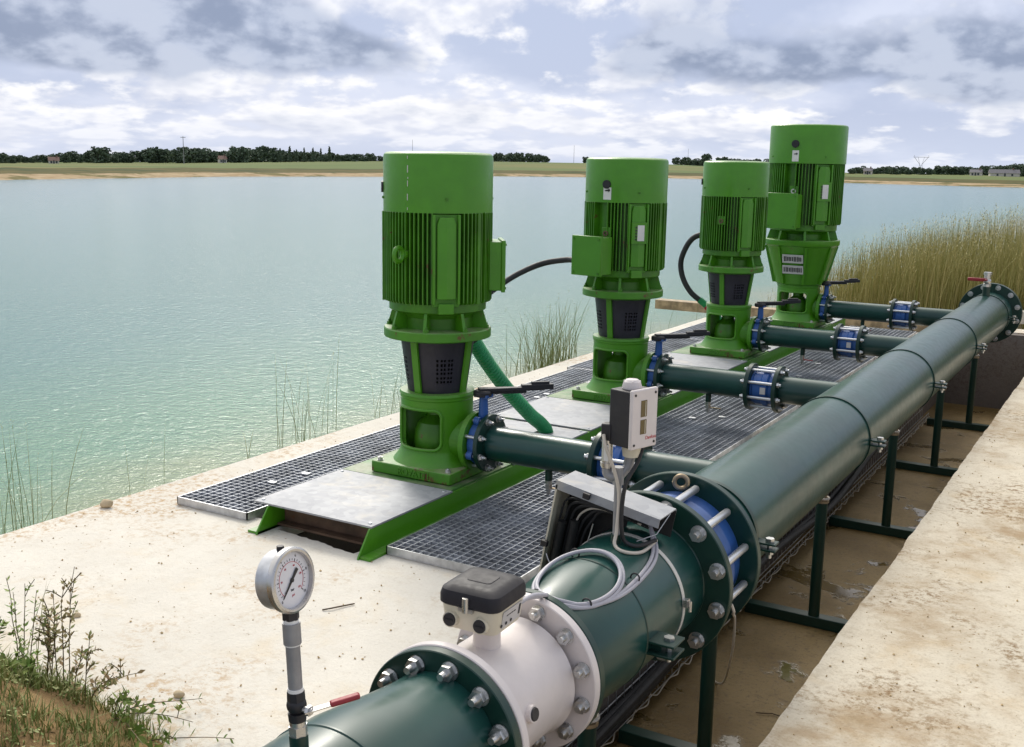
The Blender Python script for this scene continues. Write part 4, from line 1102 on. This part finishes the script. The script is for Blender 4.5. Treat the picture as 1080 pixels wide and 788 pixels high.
# ------------------------------------------------------------------ clamps and supports
cl_y = [2.80,3.74,5.53,7.30,9.12,11.1]
sup_y = [2.90,4.02,5.68,7.47,9.27,11.1]
cname = ['between meter and joint flange, nearest','just behind the big blue joint','second behind the blue joint','third behind the blue joint','fourth behind the blue joint','beside the far blank flange']
pname = ['nearest','second','third','fourth','fifth','sixth and farthest']
for k,(y,ysup) in enumerate(zip(cl_y,sup_y)):
    c = thing('pipe_clamp', 'dark green pipe clamp with bolted lug, %s' % cname[k], 'pipe clamp', (XC,y,ZP), 0, 'clamps round the big pipe')
    if k:
        b = MB(); along(b,[(.2035,-.012),(.2095,-.012),(.2095,.012),(.2035,.012)],'Y',(0,0,0),96,False); b.build('ring', M['pipe_dull'], c)
    def lug():
        b = MB()
        for z in (-.012,.012): b.box((0,0,z),(.075,.05,.008))
        b.box((-.034,0,0),(.007,.05,.03)); return b
    if k:
        for sg in (-1,1): cached('lug', lug, 'lug', M['pipe_dull'], c, (sg*.242,0,0), bevel=.002, rot=(0,0,0 if sg > 0 else PI))
    else:
        b = MB(); b.box((.242,0,-.005),(.085,.085,.008)); b.box((.242,0,-.040),(.085,.085,.008)); b.box((.215,0,-.022),(.04,.03,.04)); b.build('lug', M['pipe_dull'], c, bevel=.002)
    def cb():
        b = MB(); b.hexa((0,0,.016),(0,0,.030),.0165); b.cyl((0,0,-.045),(0,0,.016),.009,.009,12); b.hexa((0,0,-.030),(0,0,-.016),.0155); return b
    for s in ((-1,1) if k else (1,)):
        cached('lugbolt', cb, 'bolt', M['zinc'], c, (s*.252,0,-.022 if not k else -.0))
    t = thing('pipe_support', 'dark green post and floor bar under the big pipe, %s from the camera' % pname[k], 'pipe support', (-1.40,ysup,-.80), 0, 'post supports under the big pipe')
    MB().box((0.10,.0,.031),(.95,.07,.06)).build('floor_bar', M['pipe_dull'], t, bevel=.004)
    MB().cyl((0,0,.06),(0,0,.70),.030,.030,20).build('post', M['pipe_dull'], t)
    b = MB(); b.cyl((0,0,.70),(0,0,.712),.036,.036,16); b.hexa((0,0,.712),(0,0,.735),.026); b.cyl((.01,0,.73),(.03,0,.90),.014,.014,12); b.build('threaded_rod', M['brass'], t)
    MB().torus((0,0,.725),.034,.006).build('wire_tie', M['cable_white'], t)

# wire mesh cable tray with black power cables along the trench wall
ct = thing('cable_tray', 'wire mesh cable tray running along the trench below the big pipe', 'cable tray', (-1.80,1.5,-.79))
b = MB(); L = 9.8
for (x,z) in ((-.055,.02),(.0,.02),(.0,.06),(-.06,.10),(-.06,.22),(-.06,.34),(-.06,.42)):
    b.tube([(x,0,z),(x,L,z)],.003,5)
y = 0
while y < L:
    b.tube([(-.06,y,.42),(-.058,y,.02),(.0,y,.02),(.0,y,.06)],.0026,4); y += .085
b.build('mesh_wire', M['galv'], ct)
b = MB(); b.tube(smooth_path([(.02+.010*math.sin(i*1.9),.055*i,.035+.012*math.sin(i*2.7)) for i in range(178)],3),.0032,5); b.build('binding_wire', M['cable_white'], ct)
for k in range(4):
    pts = []
    yy = 1.0
    while yy < 11.0:
        pts.append((-1.845+.022*k+.012*math.sin(yy*1.1+k*2), yy, -.735+.035*(k%2)+(.10*math.exp(-((yy-6.0)/1.3)**2)+.16*sstep(7.2,9.0,yy))*(1 if k>1 else .6)+(.3*sstep(9.2,10.8,yy)))); yy += .3
    o = MB().tube(smooth_path(pts,3),.016 if k<3 else .021,10).build('power_cable', M['rubber'])
    tag(o, 'black power cable lying in the wire mesh tray under the big pipe', 'cable', 'power cables in the tray')
o = MB().tube(smooth_path([(-1.075,3.275,.245),(-1.07,3.29,.215),(-1.085,3.33,.19),(-1.14,3.52,.08),(-1.25,3.85,-.20),(-1.44,4.35,-.58),(-1.60,4.72,-.785),(-1.63,4.76,-.79)],6),.005,6).build('loose_wire', M['cable_white']); tag(o,'loose beige wire hanging from the blue joint flange to the trench floor','wire')
for k,(x,y,a,l) in enumerate(((-1.35,4.55,.3,.16),(-1.25,4.75,-.6,.2),(-1.42,3.55,.9,.14))):
    pts = [(x+l*t_*math.cos(a)+.02*math.sin(t_*7+k),y+l*t_*math.sin(a)+.015*math.sin(t_*5),-.792) for t_ in (0,.2,.4,.6,.8,1)]
    o = MB().tube(smooth_path(pts,4),.0028,6).build('twig', M['twig']); tag(o,'dark twig lying on the wet trench floor','twig','twigs on the trench floor')

# ------------------------------------------------------------------ hoses and pump cables
def hose():
    pts = smooth_path([(-3.02,4.60,.90),(-3.02,4.78,.70),(-2.99,4.99,.475),(-2.955,5.23,.265),(-2.942,5.36,.175),(-2.94,5.425,.10),(-2.94,5.44,-.08)],14)
    return pts
gh = thing('green_conduit_hose', 'corrugated green hose curving down behind the nearest pump into the deck', 'hose', (-2.945,5.43,.12))
hp = [p-Vector(gh.location) for p in hose()]
rad = []; q = []
for i in range(len(hp)-1):
    for k in range(4): q.append(hp[i].lerp(hp[i+1],k/4)); rad.append(.041 if k < 2 else .036)
MB().tube(q,rad,16).build('hose', M['hose'], gh)
i = int(len(q)*.12); MB().cyl(q[i],q[i]+(q[i+1]-q[i]).normalized()*.02,.044,.044,16).build('hose_clip', M['black'], gh)
o = MB().tube(smooth_path([(-3.215,6.25,1.04),(-3.29,6.28,1.038),(-3.43,6.25,1.012),(-3.515,6.15,.968),(-3.582,6.0,.90),(-3.66,5.78,.77),(-3.73,5.5,.55),(-3.74,5.35,.30),(-3.74,5.3,.04)],10),.019,12).build('motor_cable', M['rubber']); tag(o,'black cable arching left from the terminal box of the second pump','cable')
pc = thing('motor_cable', 'thick black cable looping down on the left of the third pump into a green sleeve', 'cable', (-3.2,8.95,.12))
pp = smooth_path([(-3.20,8.93,1.06),(-3.33,8.92,1.08),(-3.46,8.90,1.03),(-3.545,8.9,.86),(-3.53,8.9,.71),(-3.45,8.9,.58),(-3.35,8.92,.50)],8)
MB().tube([p-Vector(pc.location) for p in pp],.024,12).build('sheath', M['rubber'], pc)
pp2 = smooth_path([(-3.37,8.915,.515),(-3.28,8.94,.44),(-3.2,8.98,.34),(-3.15,9.0,.1)],8); MB().tube([p-Vector(pc.location) for p in pp2],.029,12).build('sleeve', M['hose'], pc)
MB().tube([Vector(p)-Vector(pc.location) for p in [(-3.31,8.925,.465),(-3.29,8.93,.45)]],.031,12).build('end_band', M['redink'], pc)

# ------------------------------------------------------------------ timber at the far end
o = MB().box((-3.2,11.87,.055),(3.6,.16,.105)).build('timber_beam', M['wood'], bevel=.004); tag(o,'long weathered timber beam lying across the slab behind the farthest pump','timber beam')
o = MB().box((1.2,13.3,.06),(5.2,.18,.14)).build('timber_kerb', M['timber_pale'], bevel=.006); tag(o,'pale timber edging in front of the reeds beyond the pipe end','timber beam')

# ------------------------------------------------------------------ stones, twig, gravel
def rock(x,y,z,r_,seed):
    b = MB(); b.ball((0,0,0),r_,8,(1,.8,.65)); b.v = [tuple(Vector(v)*(1+.3*noise.noise(Vector(v)/r_*1.3+Vector((seed,0,0))))) for v in b.v]
    return b.build('stone', M['stone'], None, (x,y,z), angle=50)
o = rock(-4.19,3.34,.018,.034,1); tag(o,'yellow stone lying at the water side edge of the slab','stone')
o = rock(-2.47,2.20,.008,.018,4); tag(o,'small grey-beige stone on the slab beside the lowest green shoot','stone')
o = rock(-3.24,2.43,.006,.016,7); tag(o,'small tan stone alone on the slab above the tall weeds','stone')
o = MB().tube(smooth_path([(-2.53,2.95,.004),(-2.505,2.975,.008),(-2.485,3.02,.006),(-2.465,3.06,.005)],5),[.0028]*15+[.002],6).build('twig', M['twig']); tag(o,'thin dry twig lying on the slab behind the gauge','twig')
b = MB(); rr = random.Random(3); pal = []
for _ in range(1000):
    if rr.random() < .35:
        x = rr.uniform(-4.2,-1.95); y = rr.uniform(2.0,3.6)
    elif rr.random() < .8: x = -.82+abs(rr.gauss(0,.5)); y = rr.uniform(2.2,8)
    else: x = rr.uniform(-4.2,-3.97); y = rr.uniform(3,11)
    s_ = min(.006,abs(rr.gauss(0,.0022))+.0012)
    if -3.5 < x < -2.7 and y > 3.3: continue
    T = Matrix.Translation((x,y,s_*.4))@Matrix.Rotation(rr.uniform(0,6),4,'Z')@Matrix.Rotation(rr.uniform(0,2),4,'X')
    b.add([(s_,0,0),(-s_,.2*s_,0),(0,s_,0),(0,-s_*.8,.1*s_),(0,0,s_*.7),(.1*s_,0,-s_*.7)],[(0,2,4),(2,1,4),(1,3,4),(3,0,4),(2,0,5),(1,2,5),(3,1,5),(0,3,5)],T)
o = b.build('grit', M['grit'], angle=0); tag(o,'scattered grit and crumbs of earth on the concrete','grit',kind='stuff')

# ------------------------------------------------------------------ grass, reeds, weeds
def blade(b, base, h, lean, az, w, seg=3, tip=0.):
    """bent tapering blade: flat ribbon of quads ending in a tip"""
    n0 = len(b.v); d = Vector((math.cos(az),math.sin(az),0)); sd = Vector((-math.sin(az+.6),math.cos(az+.6),0))
    for k in range(seg):
        t_ = k/seg; p = Vector(base)+d*lean*h*t_**1.8+Vector((0,0,h*(t_-.18*lean*t_*t_)))
        ww = w*(1-.6*t_)
        b.v += [tuple(p-sd*ww/2), tuple(p+sd*ww/2)]
    p = Vector(base)+d*lean*h+Vector((0,0,h*(1-.18*lean))); b.v.append(tuple(p))
    c = 0
    for k in range(seg-1):
        a = n0+2*k; b.f.append((a,a+1,a+3,a+2)); c += 1
    a = n0+2*(seg-1); b.f.append((a,a+1,a+2)); return c+1
def add_head(b, tip, az, s):
    """seed head at a stalk's tip"""
    n = 0
    for k in range(5):
        p = Vector(tip)+Vector((0,0,-.25*s*k)); a = az+k*2.4
        q = p+Vector((math.cos(a),math.sin(a),.9))*s*.35
        b.v += [tuple(p),tuple(p.lerp(q,.5)+Vector((math.sin(a),-math.cos(a),0))*s*.08),tuple(q)]; m = len(b.v); b.f.append((m-3,m-2,m-1)); n += 1
    return n
def tuft(x, y, n, h0, h1, spread, label, name='grass_tuft', mat='tuft', lean=.35, seed=0, heads=.5, w=.0042, zf=bank_z, group=None):
    rr = random.Random(seed); b = MB(); ti = []
    for _ in range(n):
        ox, oy = rr.gauss(0,spread), rr.gauss(0,spread*1.6); h = rr.uniform(h0,h1); az = rr.uniform(0,6.28); ln = abs(rr.gauss(0,lean))
        c = blade(b,(ox,oy,zf(x+ox,y+oy)-zf(x,y)-.03),h,ln,az,w,4); tv = rr.random(); ti += [tv]*c
        if rr.random() < heads:
            c = add_head(b,b.v[-1],az,.035*rr.uniform(.6,1.3)); ti += [min(1,tv+.3)]*c
    me = b.mesh(name,0); ftint(me,ti); o = link(name, me, M[mat], None, (x,y,zf(x,y))); tag(o,label,'grass',group); return o
tuft(-4.58,3.20,22,.30,.68,.06,'tall thin grass tuft on the bank at the left edge of the photo',seed=1,lean=.25)
tuft(-4.62,3.02,10,.25,.5,.05,'lower grass tuft at the extreme left on the bank',seed=21,lean=.25)
tuft(-4.55,3.84,2,.42,.55,.02,'two lone grass stalks on the bank, left of the yellow stone',seed=2,lean=.2)
tuft(-4.45,3.95,1,.5,.55,.01,'single bent grass stalk arching over the yellow stone',seed=5,lean=.95,heads=0)
tuft(-4.57,4.72,2,.25,.34,.02,'pair of short stalks on the bank beyond the grating corner',seed=6,lean=.15)
tuft(-4.57,5.22,22,.40,.92,.09,'tall sparse grass tuft on the bank left of the nearest pump',seed=7,lean=.25)
tuft(-4.55,6.02,12,.28,.55,.07,'sparse grass tuft on the bank right beside the nearest pump base',seed=8,lean=.3)
tuft(-4.55,8.35,190,.30,.74,.11,'dense bushy grass clump on the bank between the first and second pump',seed=9,lean=.38,w=.006)
tuft(-4.50,7.45,12,.2,.4,.10,'small sparse grass tuft in front of the dense clump',seed=19,lean=.3)
tuft(-4.6,9.9,14,.3,.6,.12,'sparse grass tuft behind the second pump',seed=10,lean=.3)
tuft(-4.6,11.0,14,.3,.65,.12,'sparse grass tuft by the end of the timber beam',seed=11,lean=.3)
rr = random.Random(12); b = MB(); ti = []
for _ in range(36000):
    y = 13.55+abs(rr.gauss(0,1))*3.0; x = rr.uniform(-4.7,7)
    if y > 22: continue
    edge = -4.15+.05*(y-13.5)
    if x < edge+rr.gauss(0,.35): continue
    dens = sstep(edge-.1,edge+1.5,x)
    if rr.random() > .25+.75*dens: continue
    hh = (1.02+.52*sstep(-4,0.5,x)+.1*nz(x,y,1.1,3))*rr.uniform(.55,1.08)*(.6+.4*dens)
    c = blade(b,(x,y,reed_z(x,y)-.03),hh,abs(rr.gauss(0,.22)),rr.gauss(.6,1.6),rr.uniform(.004,.010),3); tv = min(1,max(0,rr.gauss(.48,.30)+.2*nz(x,y,.9,7))); ti += [tv]*c
    if rr.random() < .16: c = add_head(b,b.v[-1],rr.random()*6,.09); ti += [min(1,tv+.35)]*c
me = b.mesh('reeds',0); ftint(me,ti); o = link('reeds',me,M['reed']); tag(o,'tall olive and straw coloured reeds behind the far pipe end','reeds',kind='stuff')

def weed(x, y, h, label, seed, dry=False, az=None, lean=.25, leaf=.024, stems=3, group=None, density=44):
    """branching weed: wiry stems carrying many small leaves"""
    rr = random.Random(seed); z = mound_z(x,y)
    o = thing('weed_plant', label, 'plant', (x,y,z), 0, group)
    sb = MB(); lb = MB(); ti = []
    def leafy_(p, d, s):
        side = d.cross(Vector((rr.gauss(0,1),rr.gauss(0,1),rr.gauss(0,1)))).normalized(); dv = (d*.55+side).normalized(); wv = dv.cross(d).normalized() if dv.cross(d).length > .01 else Vector((1,0,0))
        lb.add([p, p+dv*s*.5+wv*s*.20, p+dv*s, p+dv*s*.5-wv*s*.20],[(0,1,2,3)]); ti.append(rr.random())
    for k in range(stems):
        a = (az if az is not None else rr.uniform(0,6.28))+rr.gauss(0,.35); ln = lean*rr.uniform(.6,1.3); hh = h*rr.uniform(.75,1.05)
        o0 = Vector((rr.gauss(0,.014),rr.gauss(0,.014),-.02))
        pts = [o0+Vector((math.cos(a)*ln*hh*t_**1.4, math.sin(a)*ln*hh*t_**1.4, hh*(t_-.25*ln*t_*t_)))+Vector((rr.gauss(0,.003),rr.gauss(0,.003),0))*t_ for t_ in (0,.2,.4,.6,.8,1)]
        pa = smooth_path(pts,4); sb.tube(pa,[.0022*(1-.6*i/len(pa)) for i in range(len(pa))],5)
        for _ in range(density):
            i = rr.randrange(int(len(pa)*.25),len(pa)-1); leafy_(pa[i],(pa[i+1]-pa[i]).normalized(),leaf*rr.uniform(.6,1.25))
        for _ in range(4 if dry else 1):
            i = rr.randrange(int(len(pa)*.35),len(pa)-3); d = Vector((rr.gauss(0,1),rr.gauss(0,1),abs(rr.gauss(0,1))+.5)).normalized(); e = pa[i]+d*h*rr.uniform(.12,.25)
            sb.tube([pa[i],pa[i].lerp(e,.5)+Vector((0,0,.005)),e],.0016,4)
            for _ in range(9): leafy_(pa[i].lerp(e,rr.uniform(.3,1)),d,leaf*rr.uniform(.5,1.))
    sb.build('stem', M['stem'], o); me = lb.mesh('leaf',0); ftint(me,ti); link('leaf',me,M['weed_dry' if dry else 'weed'],o)
weed(-2.76,2.00,.40,'tallest weed on the mound, thin stems with small drying brown leaves',31,True,az=.3,lean=.07,stems=3,density=30)
weed(-2.91,1.99,.36,'tall airy weed with small yellow green leaves, left of the tallest one',32,False,lean=.10,stems=4,leaf=.020,density=30)
weed(-2.84,2.01,.30,'medium tall weed with mixed green and brown leaves between the two tallest',43,True,lean=.12,stems=4,density=28)
weed(-2.66,1.99,.27,'thin upright weed with sparse drying leaves, right of the tall group',33,True,az=.3,lean=.25,stems=2,density=22)
weed(-2.62,1.98,.23,'slanting reddish weed leaning toward the slab',34,True,az=.2,lean=.75,stems=2,density=20)
weed(-2.52,2.00,.14,'leafy green shoot spreading right over the slab edge',35,False,az=.15,lean=1.9,stems=3,leaf=.034,density=20)
weed(-2.36,1.93,.085,'lowest leafy green shoot lying out over the slab',36,False,az=.1,lean=3.0,stems=2,leaf=.030,density=18)
weed(-2.50,1.97,.13,'short leafy green shoot just left of the spreading one',44,False,az=1.2,lean=.35,stems=2,leaf=.034,density=14)
weed(-2.70,1.86,.14,'fresh green leafy weed on top of the mound',37,False,lean=.4,stems=4,leaf=.030,density=24)
weed(-3.10,1.98,.18,'bushy green weed at the left edge of the mound',38,False,lean=.4,stems=7,leaf=.026)
weed(-2.88,1.90,.12,'low bright green weed in front of the tall weeds',45,False,lean=.5,stems=5,leaf=.026,density=24)
tuft(-2.98,2.00,7,.18,.42,.03,'few long grass blades leaning among the mound weeds',seed=41,lean=.35,heads=.3,w=.004,zf=mound_z)
rr = random.Random(21); b = MB(); ti = []
for _ in range(15000):
    x = rr.uniform(-4.2,-2.2); y = rr.uniform(1.25,2.1); 
    if nz(x,y,3.5,11)+.25*nz(x,y,9,2) < -.16+.15*rr.random(): continue
    e = 2.07-max(0,x+2.65)*.16
    if y > e: continue
    ti += [rr.random()]*blade(b,(x,y,mound_z(x,y)-.005),rr.uniform(.015,.075),abs(rr.gauss(0,.6)),rr.uniform(0,6.28),rr.uniform(.003,.006),3)
for _ in range(3200):
    x = rr.uniform(-4.0,-2.25); y = rr.uniform(1.3,2.08)
    if nz(x,y,4.2,19)+.3*nz(x,y,11,23) < .02 or y > 2.06-max(0,x+2.65)*.16: continue
    z = mound_z(x,y)+rr.uniform(.004,.045); a = rr.uniform(0,6.28); s_ = rr.uniform(.008,.02); d = Vector((math.cos(a),math.sin(a),rr.uniform(-.3,.6))); w = Vector((-math.sin(a),math.cos(a),rr.uniform(-.3,.3)))*.25
    p = Vector((x,y,z)); b.add([p,p+d*s_*.5+w*s_,p+d*s_,p+d*s_*.5-w*s_],[(0,1,2,3)]); ti.append(rr.random())
me = b.mesh('ground_grass',0); ftint(me,ti); o = link('ground_grass',me,M['tuft']); tag(o,'short patchy grass growing on the earth mound','grass',kind='stuff')

# ------------------------------------------------------------------ sky and sun
SUN_EL, SUN_AZ = R(40), R(-42)            # azimuth from +Y, negative = left
W_ = bpy.data.worlds.new('World'); S.world = W_; W_.use_nodes = True
t = NT(W_)
dirv = t.n('ShaderNodeTexCoord').outputs['Generated']
sp = t.n('ShaderNodeSeparateXYZ', i_0=dirv); dx, dy, dz = sp.outputs
el = t.math('ARCSINE', dz); azr = t.math('ARCTAN2', t.math('MULTIPLY',dx,-1.), dy)      # azimuth left of +Y, radians
# cloud layer coordinates: shrinking towards the horizon
v = t.math('LOGARITHM', t.math('ADD', t.math('MAXIMUM', el, 0.), .045), 2.718)
vec = t.n('ShaderNodeCombineXYZ', i_0=t.math('MULTIPLY',azr,6.2), i_1=t.math('MULTIPLY',v,1.55), i_2=0.).outputs[0]
# keep the pattern seamless behind the camera by mixing in plain direction noise
up = t.n('ShaderNodeVectorMath', operation='ADD', i_0=vec); up.inputs[1].default_value = (-.06,.11,0)
upv = up.outputs[0]
def heap(q, scale):
    vo = t.n('ShaderNodeTexVoronoi', voronoi_dimensions='2D', feature='F1', normalize=True, i_Vector=q, i_Scale=scale, i_Detail=3., i_Roughness=.55, i_Lacunarity=2.3)
    return t.math('SUBTRACT', 1., vo.outputs['Distance'])
nA = t.noise(vec, .9, 5, .52, .0, True)           # big cloud masses
hB = heap(vec, 1.15); hB2 = heap(upv, 1.15)    # heaped clouds
nC = t.noise(vec, 3.0, 5, .58, .0, True)
nB = t.math('ADD', t.math('MULTIPLY', t.math('SUBTRACT', hB, .62), .9), t.math('ADD', t.math('MULTIPLY', t.math('SUBTRACT', nC, .5), .7), .5))
emb = t.math('ADD', t.math('MULTIPLY', t.math('SUBTRACT', hB, hB2), .8), t.math('MULTIPLY', t.math('SUBTRACT', nC, .5), .35))    # sunlit tops, shaded bases
def blob(px, py, sx, sy, amp):
    """broad light or dark region of the overcast at a compass direction and elevation"""
    a = R(px_az(px)); e = math.atan2((171-py),1154); s1 = sx/1154; s2 = sy/1154
    u1 = t.math('DIVIDE', t.math('SUBTRACT', azr, a), s1); u2 = t.math('DIVIDE', t.math('SUBTRACT', el, e), s2)
    q = t.math('ADD', t.math('MULTIPLY',u1,u1), t.math('MULTIPLY',u2,u2))
    return t.math('MULTIPLY', t.math('EXPONENT', t.math('MULTIPLY', q, -1.), 0.), amp)
# dark rain-grey masses
dk = t.math('ADD', t.math('MULTIPLY', t.math('SUBTRACT', nA, .5), 1.1), t.math('MULTIPLY', t.math('SUBTRACT', nB, .5), .75))
for a_ in ((190,46,180,34,.80),(60,72,110,20,.55),(340,62,90,20,.55),(1050,75,100,34,.7),(820,70,110,24,.62),(680,62,70,22,.4),(260,0,120,26,.3),(450,18,75,36,-.75),(345,10,40,16,-.25),(560,20,60,18,-.3),(20,15,70,26,-.12),(760,20,80,25,.16),(930,5,80,20,-.15)):
    dk = t.math('ADD', dk, blob(*a_))
dk = t.math('ADD', dk, t.math('MULTIPLY', t.ramp(el,.10,.03), -.22))
dcov = t.ramp(dk, -.02, .40)
# white heaps
wt = t.math('ADD', t.math('MULTIPLY', t.math('SUBTRACT', nB, .5), 1.5), t.math('MULTIPLY', t.math('SUBTRACT', nA, .5), .5))
for a_ in ((470,25,75,38,.45),(345,18,50,16,.25),(60,128,130,18,.16),(260,125,150,20,.18),(240,98,40,10,.25),(350,93,40,9,.3),(490,100,50,16,.22),(450,126,60,12,.2),(690,135,55,13,.34),(770,138,30,10,.2),(1030,135,20,12,.3),(910,55,30,16,.25),(690,55,25,14,.25),(620,80,60,8,.25),(800,92,160,8,.22)):
    wt = t.math('ADD', wt, blob(*a_))
wcov = t.ramp(wt, .02, .30)
col0 = t.mix(t.ramp(nA,.38,.62), (.44,.50,.665), (.60,.645,.785))
col0 = t.mix(t.math('MULTIPLY',wcov,.85), col0, t.mix(t.ramp(emb,-.10,.10), (.60,.63,.74), (.93,.92,.93)))
darkc = t.mix(t.ramp(t.math('ADD', emb, t.math('MULTIPLY', t.math('SUBTRACT', nB, .5), .5)),-.16,.16), (.20,.25,.375), (.43,.485,.62))
colr = t.mix(t.math('MULTIPLY',dcov,.9), col0, darkc)
# pale haze band low down, bright overcast overhead
hz_ = t.math('SUBTRACT', 1., t.ramp(el, .0, .055))
colr = t.mix(t.math('MULTIPLY',hz_,.55), colr, (.56,.63,.78))
up_ = t.ramp(el, .19, .55)
nbig = t.noise(dirv, 2.2, 3, .55)
upc = t.mix(t.ramp(nbig,.35,.68), (.66,.68,.74), (1.42,1.36,1.24))
bk = t.n('ShaderNodeVectorMath', operation='DOT_PRODUCT', i_0=dirv); bk.inputs[1].default_value = (math.sin(SUN_AZ), math.cos(SUN_AZ), 0)
upc = t.mix(t.ramp(bk.outputs['Value'], -.75, .35), (.50,.53,.60), upc)     # unseen sky away from the sun darkened to cut fill and add contrast
colr = t.mix(up_, colr, upc)
colr = t.mix(t.ramp(bk.outputs['Value'], .25, -.5), colr, (.46,.50,.60))  # lower sky on that side dimmed too, for less fill light
# brighter veil where the sun stands behind the cloud
sd = Vector((math.sin(SUN_AZ)*math.cos(SUN_EL), math.cos(SUN_AZ)*math.cos(SUN_EL), math.sin(SUN_EL)))
dt = t.n('ShaderNodeVectorMath', operation='DOT_PRODUCT', i_0=dirv); dt.inputs[1].default_value = sd
colr = t.mix(t.math('MULTIPLY', t.ramp(dt.outputs['Value'], .84, .99), .8), colr, (3.6,3.45,3.2))
sky = t.n('ShaderNodeTexSky'); sky.sky_type = 'NISHITA'; sky.sun_disc = False; sky.sun_elevation = SUN_EL; sky.sun_rotation = SUN_AZ
bg1 = t.n('ShaderNodeBackground', i_Color=sky.outputs[0], i_Strength=.08)
bg2 = t.n('ShaderNodeBackground', i_Color=colr, i_Strength=1.0)
mx = t.n('ShaderNodeMixShader', i_0=.94); t.link(bg1.outputs[0], mx.inputs[1]); t.link(bg2.outputs[0], mx.inputs[2])
ow = t.n('ShaderNodeOutputWorld'); t.link(mx.outputs[0], ow.inputs[0])
sun = bpy.data.lights.new('sun','SUN'); sun.energy = 1.5; sun.angle = R(14); sun.color = (1,.95,.86)
so = bpy.data.objects.new('sun', sun); COL.objects.link(so)
so.rotation_euler = (-sd).to_track_quat('-Z','Y').to_euler()

W_.cycles.sampling_method = 'MANUAL'; W_.cycles.sample_map_resolution = 256
S.cycles.max_bounces = 5; S.cycles.diffuse_bounces = 3; S.cycles.glossy_bounces = 3; S.cycles.transmission_bounces = 2
S.cycles.caustics_reflective = False; S.cycles.caustics_refractive = False
S.view_settings.view_transform = 'Standard'; S.view_settings.look = 'None'; S.view_settings.gamma = 1
S.view_settings.use_curve_mapping = False
S.view_settings.exposure = 0.28
